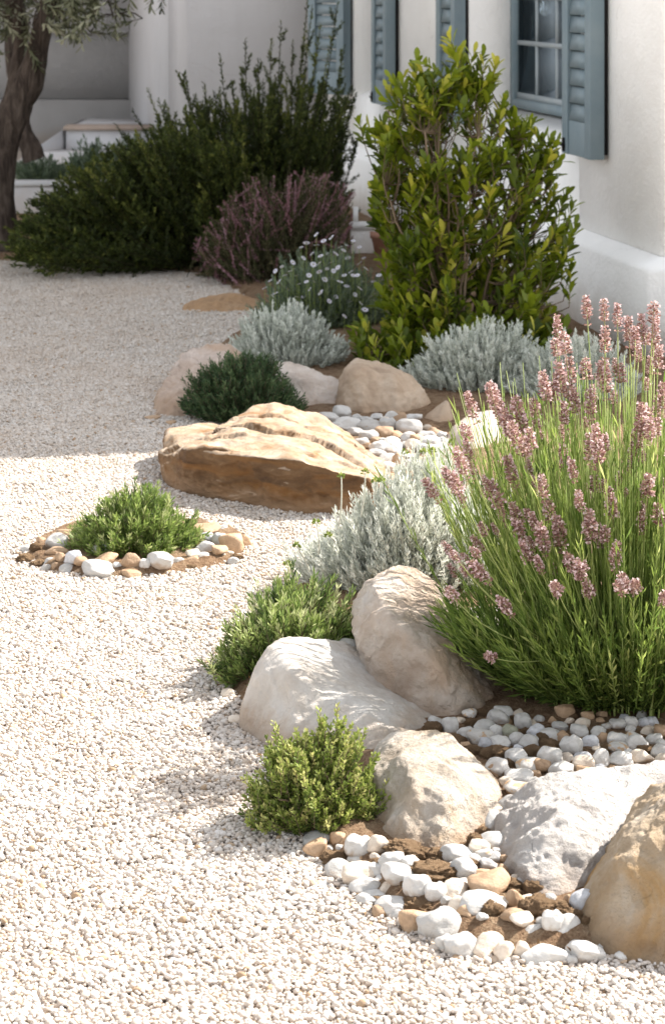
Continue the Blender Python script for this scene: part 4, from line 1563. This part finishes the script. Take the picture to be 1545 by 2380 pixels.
def lav_head(seed):
    g = Fol(seed)
    r = g.r
    L_ = r.uniform(.035, .062)
    nw = int(L_ / .0052)
    for k in range(nw):
        t = k / (nw - 1)
        z = L_ * t
        rad_ = .0098 * (1 - .55 * t ** 2.2) * (.8 + .2 * min(1, t * 5)) * r.uniform(.8, 1.2)
        m = int(r.integers(9, 14))
        aa = r.uniform(0, 6.28) + np.arange(m) * 2 * PI / m + r.normal(0, .15, m)
        o_ = np.stack([np.cos(aa), np.sin(aa), r.uniform(.2, 1.0, m)], 1)
        Bq = np.stack([np.cos(aa) * rad_ * .3, np.sin(aa) * rad_ * .3, np.full(m, z)], 1) + r.normal(0, .0012, (m, 3))
        g.blades(Bq, o_, rad_ * r.uniform(.8, 1.25, m), .0036, r.choice([.05, .2, .35, .5, .6], m) + r.normal(0, .05, m), curl=-.2, fold=.4, shape=(.9, 1.0, .8))
        m = int(r.integers(2, 7))
        aa = r.uniform(0, 6.28, m)
        o_ = np.stack([np.cos(aa), np.sin(aa), r.uniform(-.2, .8, m)], 1)
        Bq = np.stack([np.cos(aa) * rad_ * .95, np.sin(aa) * rad_ * .95, np.full(m, z + .002)], 1)
        g.blades(Bq, o_, .0046, .0046, r.uniform(.66, 1.0, m), curl=.5, fold=-.3, shape=(1, 1.2, .9))
    if r.random() < .6:          # a separate lower whorl
        m = 9
        aa = np.arange(m) * 2 * PI / m
        o_ = np.stack([np.cos(aa), np.sin(aa), np.full(m, .5)], 1)
        g.blades(o_ * .002 + np.array([0, 0, -.016]), o_, .008, .004, r.uniform(.1, .6, m), curl=-.2, fold=.4)
    Q = np.stack([np.zeros(4), np.zeros(4), np.linspace(-.03, L_, 4)], 1)[None]
    g.tubes(Q, .0011, .0008, [.35], 3)
    return mesh('flower_head', np.concatenate(g.V), np.concatenate(g.F), m_lavfl, tint=np.clip(np.concatenate(g.T), 0, 1))


heads = [lav_head(900 + k) for k in range(8)]
# flower positions seen in the photo (head centre), then depth by chance
HEADS = [(1295, 762), (1290, 800), (1310, 790), (1403, 722), (1434, 735), (1518, 718), (1362, 715), (1460, 765), (1490, 755), (1475, 790), (1520, 775), (1405, 790), (1530, 830), (1500, 775), (1392, 855), (1405, 880),
         (1360, 850), (1440, 860), (1300, 880), (1320, 895), (1280, 900), (1265, 900), (1325, 860), (1140, 905), (1150, 930), (1165, 960), (1180, 985), (1095, 945), (1200, 940), (1210, 975), (1240, 940), (1245, 990), (1080, 1000),
         (1195, 1010), (1215, 1030), (1230, 1010), (1310, 960), (1335, 935), (1370, 935), (1385, 1020), (1390, 1050), (1370, 1040), (1405, 1030), (1470, 1040), (1468, 1075), (1310, 1060), (1330, 1090), (1490, 970), (1510, 1000),
         (1530, 950), (1525, 985), (1540, 920), (1480, 1010), (1085, 1045), (1070, 1075), (1060, 1125), (1040, 1110), (1000, 1135), (1380, 1115), (1415, 1145), (1420, 1170), (1440, 1115), (1505, 1120), (1200, 1200), (1225, 1190),
         (1240, 1215), (1205, 1235), (1260, 1250), (1275, 1180), (1295, 1215), (1300, 1245), (1220, 1285), (1120, 1225), (1100, 1280), (1370, 1225), (1405, 1235), (1395, 1250), (1490, 1210), (1530, 1190), (1250, 1310), (1290, 1365),
         (1365, 1370), (1445, 1355), (1475, 1360), (1320, 1300), (1045, 1375), (1170, 1405), (1135, 1525), (1110, 1325), (1540, 1390), (1345, 1325), (1430, 1290), (1185, 1090), (1150, 1150), (1260, 1130), (1345, 1160), (1560, 1050),
         (1590, 900), (1600, 1150), (1575, 800), (1580, 1250), (1620, 1000)]
r2 = np.random.default_rng(88)
lo_B = []
lo_Q = []
order = sorted(HEADS, key=lambda q: -q[1])
small = []
while len(small) < 64:                      # smaller heads among the big ones
    q = (r2.uniform(1040, 1640), r2.uniform(720, 1330))
    if q[1] > 1120 - (q[0] - 1040) * .75:
        small.append(q)
rest = [[], [], [], 0]
for i, (x, y) in enumerate(order + small):
    # front stems are the lower ones
    t_ = (y - 700) / 850
    big = i < len(order)
    d = 4.78 - .42 * np.clip(t_, 0, 1) + r2.normal(0, .05) + (0 if big else r2.uniform(0, .3))
    tip = P(x, y, d)
    base = lv_base + np.array([np.clip((tip[0] - lv_base[0]) * .45, -.2, .25), (tip[1] - lv_base[1]) * .4, .15])
    # a stem that leaves the clump low and bends upright
    ctrl = base * .45 + tip * .55 + np.array([(tip[0] - base[0]) * .10, 0, -.02]) + r2.normal(0, .012, 3)
    tt = np.linspace(0, 1, 8)[:, None]
    Q = (1 - tt) ** 2 * base + 2 * tt * (1 - tt) * ctrl + tt ** 2 * tip
    lo_Q.append(Q)
    dirv = Vector(unit(Q[-1] - Q[-2]))
    s_ = r2.uniform(.76, 1.15) if big else r2.uniform(.45, .75)
    rot = dirv.to_track_quat('Z', 'Y') @ Euler((0, 0, r2.uniform(0, 6))).to_quaternion()
    loc = Vector(Q[-1] - lv_base) - dirv * .028 * s_
    hm = heads[int(r2.integers(8))]
    if i < 99:
        o = bpy.data.objects.new('flower_head', hm)
        o.rotation_euler = rot.to_euler()
        o.scale = (s_ * 1.15, s_ * 1.15, s_)
        o.location = loc
        link(o, lav)
    else:
        M = np.array(rot.to_matrix()) * np.array([s_ * 1.15, s_ * 1.15, s_])
        co_ = np.array([v.co[:] for v in hm.vertices]) @ M.T + np.array(loc)
        rest[0].append(co_)
        rest[1].append(np.array([p_.vertices[:] for p_ in hm.polygons]) + rest[3])
        rest[2].append(np.array([a_.value for a_ in hm.attributes['tint'].data]))
        rest[3] += len(co_)
o = obj('flower_heads', mesh('flower_heads', np.concatenate(rest[0]), np.concatenate(rest[1]), m_lavfl, tint=np.concatenate(rest[2])), lav)
o['kind'] = 'stuff'
st.tubes(np.array(lo_Q), .0015, .0010, r2.uniform(.4, 1, len(lo_Q)), 4)
# bare stems without heads and hazy fine growth between
n = 420
a = r.uniform(0, 2 * PI, n)
lean = np.abs(r.normal(0, .24, n)).clip(0, .4)
B = lv_base + np.stack([np.cos(a) * .26, np.sin(a) * .2, np.full(n, .1)], 1) * np.stack([np.sqrt(r.uniform(0, 1, n))] * 2 + [np.ones(n)], 1)
D = unit(np.stack([np.cos(a) * np.sin(lean), np.sin(a) * np.sin(lean), np.cos(lean)], 1))
L_ = r.uniform(.36, .58, n)
tt = np.linspace(0, 1, 6)[None, :, None]
Q = B[:, None] + D[:, None] * L_[:, None, None] * tt + upv * (.12 * L_[:, None, None] * tt * tt)
st.tubes(Q, .0013, .0008, r.uniform(.3, 1, n), 3)
st.build('stems', m_stem_green, lav, lv_base)

# --- broad leaved green shrub
sb_base = np.array([.50, 8.95, 0])
shr = thing('shrub', 'tall broad leaved green shrub in front of the house wall', 'shrub', tuple(sb_base))
f, st = Fol(91), Fol(92)
r = f.r
prof_z = np.array([.05, .25, .5, .8, .95, 1.1, 1.25, 1.4])
prof_r = np.array([.34, .37, .40, .41, .37, .24, .20, .11])
prof_x = np.array([.06, .06, .06, .04, .02, -.02, -.03, -.04])
tips = []
for lo, hi, k in ((.80, 1.10, 430), (.20, .85, 380)):
    z = .08 + 1.25 * r.beta(1.15, 1.35, k)
    aa = r.uniform(0, 2 * PI, k)
    rr = np.interp(z, prof_z, prof_r) * r.uniform(lo, min(hi, 1.02), k)
    rr *= np.array([1 + .30 * noise.noise(Vector((math.cos(q) * 1.6, math.sin(q) * 1.6, zz * 3.4 + 2))) for q, zz in zip(aa, z)])
    tips.append(np.stack([np.cos(aa) * rr + np.interp(z, prof_z, prof_x), np.sin(aa) * rr * .62, z], 1))
tips = np.concatenate(tips)
gap = np.array([noise.noise(Vector(q * 5.5) + Vector((3, 1, 4))) for q in tips])
tips = tips[gap > -.06 - .55 * np.clip(.85 - tips[:, 2], 0, 1)]
# a few leaders that stand out of the outline
lead = np.array([P(x, y, 8.95) - sb_base for x, y in ((968, 150), (1046, 95), (1100, 130), (1150, 155), (1120, 135), (905, 215), (890, 300), (835, 290), (1230, 300), (1290, 370), (1300, 380), (1325, 640), (1080, 150), (1000, 200))])
tips = tips[(tips[:, 2] < 1.12) | (r.random(len(tips)) < .45)]
ax0 = np.array([.0, .0, .55])
lead = np.concatenate([lead] + [lead * q + (ax0 + np.array([0, 0, .25])) * (1 - q) + r.normal(0, .022, lead.shape) for q in (.93, .86, .78, .7)])
skirt = np.stack([r.uniform(-.40, .45, 170), r.uniform(-.36, .05, 170), r.uniform(.02, .2, 170)], 1)
tips = np.concatenate([tips, lead, skirt])
k = len(tips)
radial = unit(tips * np.array([1, 1, 0]) + 1e-4)
D = unit(radial * r.uniform(.05, .8, k)[:, None] + np.array([0, 0, 1.0]) + r.normal(0, .26, (k, 3)))
ln = r.uniform(.09, .15, k)
B = sb_base + tips - D * ln[:, None]
T = np.clip(r.normal(.47, .24, k) + .18 * (tips[:, 2] - .7), 0, 1)
shoot_leaves(f, B, D, ln, 13, .056, .0205, .74, T, kind='blades', stem=st, stemr=.0022, bend=.05, t0=.10, tspread=.13, tipbright=.3, lj=.6, curl=.1, fold=.15, shape=(.62, 1.0, .66))
# branches
nm_ = 16
aa = r.uniform(0, 2 * PI, nm_)
mains = []
for i in range(nm_):
    top = np.array([math.cos(aa[i]) * .22, math.sin(aa[i]) * .14, r.uniform(.7, 1.15)])
    tt = np.linspace(0, 1, 9)[:, None]
    q = sb_base + np.array([math.cos(aa[i]) * .07, math.sin(aa[i]) * .05, 0]) + top * tt + r.normal(0, .012, (9, 3)) * tt
    mains.append(q)
mains = np.array(mains)
st.tubes(mains, .008, .0035, r.uniform(.1, .8, nm_), 6)
pool = mains[:, 2:].reshape(-1, 3)
Q = []
for b_ in B:
    cand = pool[pool[:, 2] < b_[2] - .03]
    if len(cand) == 0:
        cand = pool[:3]
    j = np.argmin(((cand - b_) ** 2).sum(1) + r.uniform(0, .02, len(cand)))
    tt = np.linspace(0, 1, 5)[:, None]
    q = cand[j] + (b_ - cand[j]) * tt
    q[:, 2] -= np.sin(tt[:, 0] * PI) * .03
    Q.append(q)
st.tubes(np.array(Q), .0032, .0020, r.uniform(.0, .6, len(Q)), 4)
f.build('foliage', m_shrub, shr, sb_base)
st.build('branches', m_stem_brown, shr, sb_base)


# --- dark upright and spreading shrubs at the back
def dark_shrub(label, base, stems, seed, hasspire=True):
    t = thing('evergreen_shrub', label, 'shrub', tuple(base))
    f, st = Fol(seed), Fol(seed + 1)
    r = f.r
    B, T = stems(r)
    vec = T - B
    ln = np.linalg.norm(vec, axis=1)
    n = len(B)
    tone = np.clip(r.normal(.42, .2, n), 0, 1)
    shoot_leaves(f, B, vec, ln, 120, .027, .0098, .80, tone, bend=.0, t0=.12, stem=st, stemr=.004, tipbright=.35, lj=.4, tspread=.16)
    # side shoots
    k = 9
    tt = r.uniform(.12, .92, (n, k))
    sbp = (B[:, None] + vec[:, None] * tt[..., None]).reshape(-1, 3)
    dd = unit(unit(vec)[:, None] * .6 + r.normal(0, .6, (n, k, 3)) + np.array([0, 0, .55])).reshape(-1, 3)
    sl_ = (r.uniform(.08, .20, (n, k)) * (1.15 - tt * .7)).ravel()
    shoot_leaves(f, sbp, dd, sl_, 30, .023, .0088, .80, np.repeat(tone, k), bend=.15, t0=.1, stem=st, stemr=.0018, tipbright=.35, lj=.4, tspread=.16)
    f.build('foliage', m_dark, t, base)
    st.build('stems', m_stem_dark, t, base)
    return t


def up_stems(r):
    B, T = [], []
    for (x, y) in ((512, 130), (570, 92), (600, 140), (653, 55), (632, 95), (680, 100), (718, -30), (725, 20), (745, 60), (785, 5), (770, 90), (430, 175), (475, 195), (498, 215), (415, 172), (345, 210), (370, 235), (540, 190), (612, 190), (655, 150), (700, 150),
                   (800, 110), (815, 200), (390, 250), (455, 235), (580, 200), (560, 160), (735, 130), (640, 180), (760, 170), (310, 260), (270, 290), (790, 160)):
        d = r.uniform(12.8, 13.6)
        T.append(P(x, y, d))
    for _ in range(330):
        x = r.uniform(330, 820)
        ytop = np.interp(x, [330, 420, 500, 600, 700, 820], [300, 260, 215, 185, 170, 205])
        T.append(P(x + r.normal(0, 12), ytop + r.uniform(0, 1) ** 1.3 * (540 - ytop), r.uniform(12.3, 13.7)))
    T = np.array(T)
    B = np.stack([-.42 + (T[:, 0] + .42) * .50 + r.normal(0, .06, len(T)), 12.9 + (T[:, 1] - 12.9) * .5, np.full(len(T), .02)], 1)
    return B, T


def low_stems(r):
    T = []
    for _ in range(360):
        x = r.uniform(20, 560)
        ytop = np.interp(x, [20, 60, 110, 180, 250, 330, 450, 560], [560, 500, 440, 385, 335, 300, 275, 300])
        y = ytop + (1 - r.uniform(0, 1) ** 1.4) * (632 - ytop) * r.uniform(.0, 1.05)
        T.append(P(x + r.normal(0, 10), y, r.uniform(11.6, 12.5) - .25 * (y > 540)))
        T[-1][2] = max(T[-1][2], .05)
    T = np.array(T)
    B = np.stack([-.75 + (T[:, 0] + .75) * .55 + .2 + r.normal(0, .05, len(T)), 12.2 + (T[:, 1] - 12.2) * .5, np.full(len(T), .02)], 1)
    return B, T


dark_shrub('tall dark evergreen shrub with upright spires against the house', np.array([-.4, 12.9, 0]), up_stems, 111)
dark_shrub('spreading dark evergreen shrub leaning over the gravel beside the tree', np.array([-.9, 12.2, 0]), low_stems, 121)

# --- heather
hb = np.array([-.30, 11.5, 0])
hea = thing('heather', 'dusky pink heather in the shade before the dark shrubs', 'heather', tuple(hb))
f, st, fl = Fol(131), Fol(132), Fol(133)
r = f.r
T = []
for _ in range(560):
    x = r.uniform(455, 820)
    ytop = np.interp(x, [455, 480, 540, 600, 650, 720, 780, 820], [560, 530, 450, 415, 410, 400, 410, 450])
    T.append(P(x, ytop + r.uniform(0, 1) ** 1.2 * (640 - ytop), r.uniform(11.2, 11.9)))
T = np.array(T)
B = np.stack([hb[0] + (T[:, 0] - hb[0]) * .45 + r.normal(0, .04, len(T)), hb[1] + (T[:, 1] - hb[1]) * .5, np.full(len(T), .02)], 1)
vec = T - B + r.normal(0, .09, T.shape) * np.array([1, 1, .3])
B = T - vec
B[:, 2] = np.maximum(B[:, 2], .02)
ln = np.linalg.norm(vec, axis=1)
shoot_leaves(f, B, vec, ln, 70, .016, .005, .8, np.clip(r.normal(.45, .2, len(T)), 0, 1), t0=.15, stem=st, stemr=.003, lj=.4)
pk = r.random(len(T)) < .5
fdir = unit(unit(vec[pk]) + r.normal(0, .35, (pk.sum(), 3)))
shoot_leaves(fl, T[pk] - fdir * .15, fdir, np.full(pk.sum(), .17), 46, .012, .0075, .85, np.clip(r.normal(.5, .22, pk.sum()), 0, 1), t0=.0, lj=.4, tspread=.2)
f.build('foliage', m_heath, hea, hb)
st.build('stems', m_stem_dark, hea, hb)
fl.build('flowers', m_heathfl, hea, hb)

# --- white daisies
db = np.array([-.04, 9.95, 0])
dai, r = dome('daisy_bush', 'grey green bush with white lilac daisies beside the heather', 'flower bush', db, (.32, .25, .35), 141, m_daisyl, m_stem_green, n=1250, ln=.10, nl=20, L=.024, W=.0045, ang=.6,
              tmean=.5, tsd=.2, lumpy=.18, upw=.7, bend=.1, zmin=-.05)


def daisy_mesh(seed):
    g = Fol(seed)
    r = g.r
    m = 12
    aa = np.arange(m) * 2 * PI / m + r.normal(0, .06, m)
    o_ = np.stack([np.cos(aa), np.sin(aa), np.full(m, .18)], 1)
    g.blades(o_ * .003, o_, .017, .0085, r.uniform(.2, 1, m), face=np.repeat(np.array([[0, 0, 1.0]]), m, 0), curl=.15, fold=.05, shape=(.8, 1, .8))
    me = mesh('daisy', np.concatenate(g.V), np.concatenate(g.F), m_petal, tint=np.concatenate(g.T))
    e = Fol(seed + 1)
    k = 30
    D = sph_dirs(e.r, k, .0)
    e.needles(D * .002, D, .0045, .003, e.r.uniform(0, 1, k))
    ey = mesh('daisy_eye', np.concatenate(e.V), np.concatenate(e.F), m_eye, tint=np.concatenate(e.T))
    return me, ey


DM = [daisy_mesh(950 + 3 * k) for k in range(4)]
DPOS = [(712, 565), (735, 570), (752, 560), (770, 572), (790, 575), (725, 590), (745, 595), (760, 590), (705, 600), (820, 560), (835, 575), (690, 640), (695, 660), (640, 630), (655, 620), (662, 640), (675, 630), (760, 625), (775, 630), (785, 622),
        (742, 632), (755, 650), (800, 640), (815, 632), (830, 640), (845, 655), (835, 670), (825, 685), (690, 690), (745, 680), (705, 690), (730, 655), (633, 688), (640, 682), (617, 728), (820, 640), (840, 690), (850, 740), (848, 720), (838, 705), (862, 735),
        (868, 655), (875, 662), (880, 640), (800, 735), (858, 760), (712, 655), (770, 610), (808, 600), (680, 610), (700, 575), (780, 590), (798, 582), (742, 612), (728, 615), (770, 648), (790, 655), (648, 655), (668, 672), (682, 625), (718, 640), (720, 672),
        (805, 665), (812, 700), (780, 690), (835, 612), (845, 600), (850, 625), (628, 652), (615, 670), (655, 700), (765, 700), (822, 725), (862, 690), (872, 700), (690, 705), (735, 545), (770, 552), (805, 570)]
for (x, y) in DPOS:
    d = 9.58 + r.uniform(0, .30) + max(0, (640 - y)) * .002
    tip = P(x, y, d)
    fst = Fol(145)
    fst.tubes(np.stack([tip - np.array([0, -.02, .12]), tip - np.array([0, -.005, .05]), tip])[None], .0012, .001, [.6], 3)
    fst.build('flower_stalk', m_stem_green, dai, db)
    me, ey = DM[int(r.integers(4))]
    o = bpy.data.objects.new('daisy', me)
    o.location = tip - db
    o.rotation_euler = (r.uniform(.1, .9), r.uniform(-.4, .4), r.uniform(0, 6))
    s_ = r.uniform(.5, .85)
    o.scale = (s_, s_, s_)
    link(o, dai)
    e = bpy.data.objects.new('daisy_eye', ey)
    link(e, o)

# --- grey-green plants far left behind the low wall
for (x, y, lab, sd) in ((95, 415, 'small grey green plant by the low white wall behind the tree', 151), (215, 405, 'grey green plant in front of the white steps', 161), (300, 395, 'bushy grey green plant before the tan strip on the steps', 171)):
    c = G(x, y + 20) * np.array([1, 1, 0])
    dome('leafy_plant', lab, 'plant', c, (.22, .2, .30 if x > 100 else .2), sd, m_daisyl, m_stem_green, n=170, ln=.14, nl=12, L=.055, W=.016, ang=.6, tmean=.4, tsd=.2, lumpy=.3, upw=.9)

# ------------------------------------------------------------------ olive tree
m_bark = None


def bark():
    m, nt, out = new_mat('olive_bark')
    b = NB(nt)
    v = objcoord(b)
    vs = b.mapping(v, (1, 1, .22))
    n1 = b.noise(vs, 30, 6, .65, .6)
    n2 = b.noise(v, 7, 4, .6)
    col = b.ramp(n1, [(.34, (.022, .016, .013)), (.5, (.07, .052, .042)), (.68, (.14, .11, .09))])
    col = b.mix(b.math('MULTIPLY', n2, .4), col, (.065, .052, .044))
    principled(b, out, col, .9, b.bump(n1, 1.0, .03), .15)
    return m


m_bark = bark()


def limb(pts, radii, seed, sides=20, seg=14):
    pts = np.array(pts, float)
    radii = np.array(radii, float)
    m = len(pts)
    t = np.linspace(0, m - 1, (m - 1) * seg + 1)
    # Catmull-Rom
    def cr(a):
        out = []
        for q in t:
            i = min(int(q), m - 2)
            u = q - i
            p0, p1, p2, p3 = a[max(i - 1, 0)], a[i], a[i + 1], a[min(i + 2, m - 1)]
            out.append(.5 * ((2 * p1) + (-p0 + p2) * u + (2 * p0 - 5 * p1 + 4 * p2 - p3) * u * u + (-p0 + 3 * p1 - 3 * p2 + p3) * u ** 3))
        return np.array(out)
    C, Rr = cr(pts), cr(radii[:, None])[:, 0]
    d = unit(np.gradient(C, axis=0))
    A = unit(np.cross(d, np.array([0, 1.0, 0.05])))
    Bv = np.cross(d, A)
    V = []
    for i in range(len(C)):
        for k in range(sides):
            an = 2 * PI * k / sides
            o_ = A[i] * math.cos(an) + Bv[i] * math.sin(an)
            q = C[i] + o_ * Rr[i]
            f1 = noise.fractal(Vector((q[0] * 14 + seed, q[1] * 14, q[2] * 3.2)), 1, 2, 3)
            f2 = noise.noise(Vector((q[0] * 5 + seed, q[1] * 5, q[2] * 2)))
            V.append(C[i] + o_ * Rr[i] * (1 + .16 * f1 + .2 * f2))
    Fc = []
    for i in range(len(C) - 1):
        for k in range(sides):
            a, b_ = i * sides + k, i * sides + (k + 1) % sides
            Fc.append([a, b_, b_ + sides, a + sides])
    return np.array(V), np.array(Fc)


def olive(label, trunks, crown_tips, seed, nleaf=26, loc=(0, 0, 0)):
    t = thing('olive_tree', label, 'tree', tuple(loc))
    Vs, Fs, k0 = [], [], 0
    for pts_, rad_ in trunks:
        V, Fc = limb(pts_, rad_, seed + k0 * .01)
        Vs.append(V)
        Fs.append(Fc + k0)
        k0 += len(V)
    me = mesh('trunk', np.concatenate(Vs) - np.asarray(loc), np.concatenate(Fs), m_bark, smooth=True)
    obj('trunk', me, t)
    f, st = Fol(seed), Fol(seed + 1)
    r = f.r
    B, T = crown_tips(r)
    vec = T - B
    ln = np.linalg.norm(vec, axis=1)
    shoot_leaves(f, B, vec, ln, nleaf, .060, .015, .9, np.clip(r.normal(.45, .25, len(B)), 0, 1), bend=-.1, t0=.1, kind='blades', stem=st, stemr=.003, curl=.1, fold=.15, tspread=.2, shape=(.8, 1, .6))
    tv = np.concatenate([np.array(p_) for p_, _ in trunks])
    node = np.concatenate([tv, B + r.normal(0, .02, B.shape)])
    Q = []
    for b_ in B:
        dd_ = np.linalg.norm(node - b_, axis=1)
        dd_ = np.where((np.linalg.norm(node - tv.mean(0), axis=1) < np.linalg.norm(b_ - tv.mean(0)) - .05) & (dd_ > .05), dd_, 9)
        j = np.argmin(dd_) if dd_.min() < 9 else 0
        tt = np.linspace(0, 1, 5)[:, None]
        q = node[j] + (b_ - node[j]) * tt
        q[:, 2] += np.sin(tt[:, 0] * PI) * .04
        Q.append(q)
    st.tubes(np.array(Q), .007, .004, r.uniform(.2, .8, len(Q)), 4)
    f.build('crown', m_olive, t, loc)
    st.build('twigs', m_bark, t, loc)
    return t


TD = 12.6


def tips_a(r):
    T = []
    for _ in range(260):
        x = r.uniform(-260, 250)
        T.append((x, np.interp(x, [-260, 0, 80, 140, 200, 250], [110, 95, 40, 75, 60, 20]) - r.uniform(0, 1) ** 1.5 * 420))
    T += [(150, 80), (175, 85), (205, 75), (230, 62), (285, 78), (270, 70), (190, 95), (140, 60), (255, 45), (290, 30), (40, 60), (10, 110), (-10, 140), (375, 10), (350, 0), (300, 10), (60, 90), (90, 150), (215, 40)]
    for _ in range(620):                     # crown out of view, enlarged to shade the far walls
        T.append((r.uniform(-650, 520), r.uniform(-950, -60)))
    tips = np.array([P(x, y, TD + r.uniform(-.9, .9)) for x, y in T])
    off = np.stack([r.normal(-.06, .16, len(tips)), r.normal(0, .14, len(tips)), r.uniform(.0, .26, len(tips))], 1)
    return tips + off, tips


def tips_b(r):
    T = [(r.uniform(-60, 60), r.uniform(-150, 60)) for _ in range(30)]
    tips = np.array([P(x, y, 16.5 + r.uniform(-.4, .4)) for x, y in T])
    return tips + np.stack([r.normal(0, .15, len(tips)), r.normal(0, .1, len(tips)), r.uniform(.1, .35, len(tips))], 1), tips


ol_base = P(0, 600, TD)
olive('forked olive tree with a rough dark trunk at the gravel edge', [
    ([P(2, 640, TD), P(8, 560, TD), P(2, 450, TD), P(10, 340, TD), P(34, 250, TD), P(70, 180, TD), P(95, 80, TD), P(125, -10, TD), P(175, -150, TD), P(230, -330, TD)], [.125, .092, .078, .082, .088, .078, .064, .056, .046, .03]),
    ([P(14, 300, TD), P(38, 205, TD + .03), P(48, 110, TD + .08), P(38, 0, TD + .12), P(10, -140, TD + .2), P(-60, -320, TD + .2)], [.07, .055, .046, .042, .034, .02]),
], tips_a, 181, loc=ol_base)
olive('darker slim olive trunk behind the forked tree, in front of the porch', [
    ([P(80, 372, 16.5), P(70, 340, 16.5), P(52, 285, 16.5), P(62, 235, 16.5), P(30, 170, 16.5), P(20, 60, 16.5), P(0, -100, 16.5)], [.09, .075, .06, .05, .045, .035, .02]),
    ([P(20, 372, 16.5), P(24, 330, 16.5), P(14, 280, 16.5), P(30, 200, 16.5)], [.05, .035, .035, .03])], tips_b, 191, loc=P(60, 372, 16.5))

# ------------------------------------------------------------------ small things behind the shrub
pw = thing('planter', 'white planter with a corner post half hidden behind the shrub', 'planter', tuple(G(850, 598)))
q = Box()
cx0 = pw.location.x
q.add(flat(-.09, .13, -.08, .10, 0, .20))
q.build('body', m_wall, pw, bevel=.01)
q = Box()
q.add(flat(-.10, .14, -.09, -.084, .17, .215))
q.add(flat(-.075, -.045, -.083, -.05, .201, .30))
q.add(flat(.085, .115, -.083, -.05, .201, .29))
q.build('post', m_wall, pw)
m_terra = simple_mat('terracotta', (.55, .30, .22), .8, .2, bump=(30, .3, .02), var=(8, (.48, .26, .18)))
tp = G(888, 600)
prof_ = [(.0, .0), (.055, .0), (.075, .12), (.082, .122), (.084, .16), (.072, .16), (.066, .13), (0, .12)]
Vt, Ft = [], []
ns = 24
for (rr, z) in prof_:
    for k in range(ns):
        Vt.append((rr * math.cos(2 * PI * k / ns), rr * math.sin(2 * PI * k / ns), z))
for i in range(len(prof_) - 1):
    for k in range(ns):
        Ft.append([i * ns + k, i * ns + (k + 1) % ns, (i + 1) * ns + (k + 1) % ns, (i + 1) * ns + k])
o = obj('flower_pot', mesh('flower_pot', np.array(Vt), np.array(Ft), m_terra, smooth=True), loc=tp)
tag(o, 'peach terracotta pot beside the white planter behind the shrub', 'flower pot')

# ------------------------------------------------------------------ leaf litter round the plants
lf = Fol(400)
r = lf.r
q = []
while len(q) < 130:
    p2 = np.array([r.uniform(-.9, .6), r.uniform(3.5, 8.8)])
    sd = poly_sd(p2[None], bed_xy)[0]
    if -.22 < sd < .05 and r.random() < math.exp(-abs(sd) * 9):
        q.append((p2[0], p2[1], max(float(soil_z(p2[None])[0]), 0) + .0105))
B = np.array(q)
n = len(B)
D = np.stack([r.normal(0, 1, n), r.normal(0, 1, n), r.normal(0, .12, n)], 1)
lf.blades(B, D, r.uniform(.009, .02, n), r.uniform(.003, .007, n), r.uniform(0, 1, n), face=np.repeat(np.array([[0, 0, 1.0]]), n, 0) + r.normal(0, .3, (n, 3)), curl=.25, fold=.2)
me = mesh('leaf_litter', np.concatenate(lf.V), np.concatenate(lf.F), leaf_mat('dry_leaf', [(0, (.13, .07, .03)), (.5, (.27, .17, .08)), (1, (.38, .28, .15))], .8, .1, .1), tint=np.concatenate(lf.T))
tag(obj('leaf_litter', me), 'dry brown leaf scraps scattered along the edge of the bed', 'leaf litter', kind='stuff')
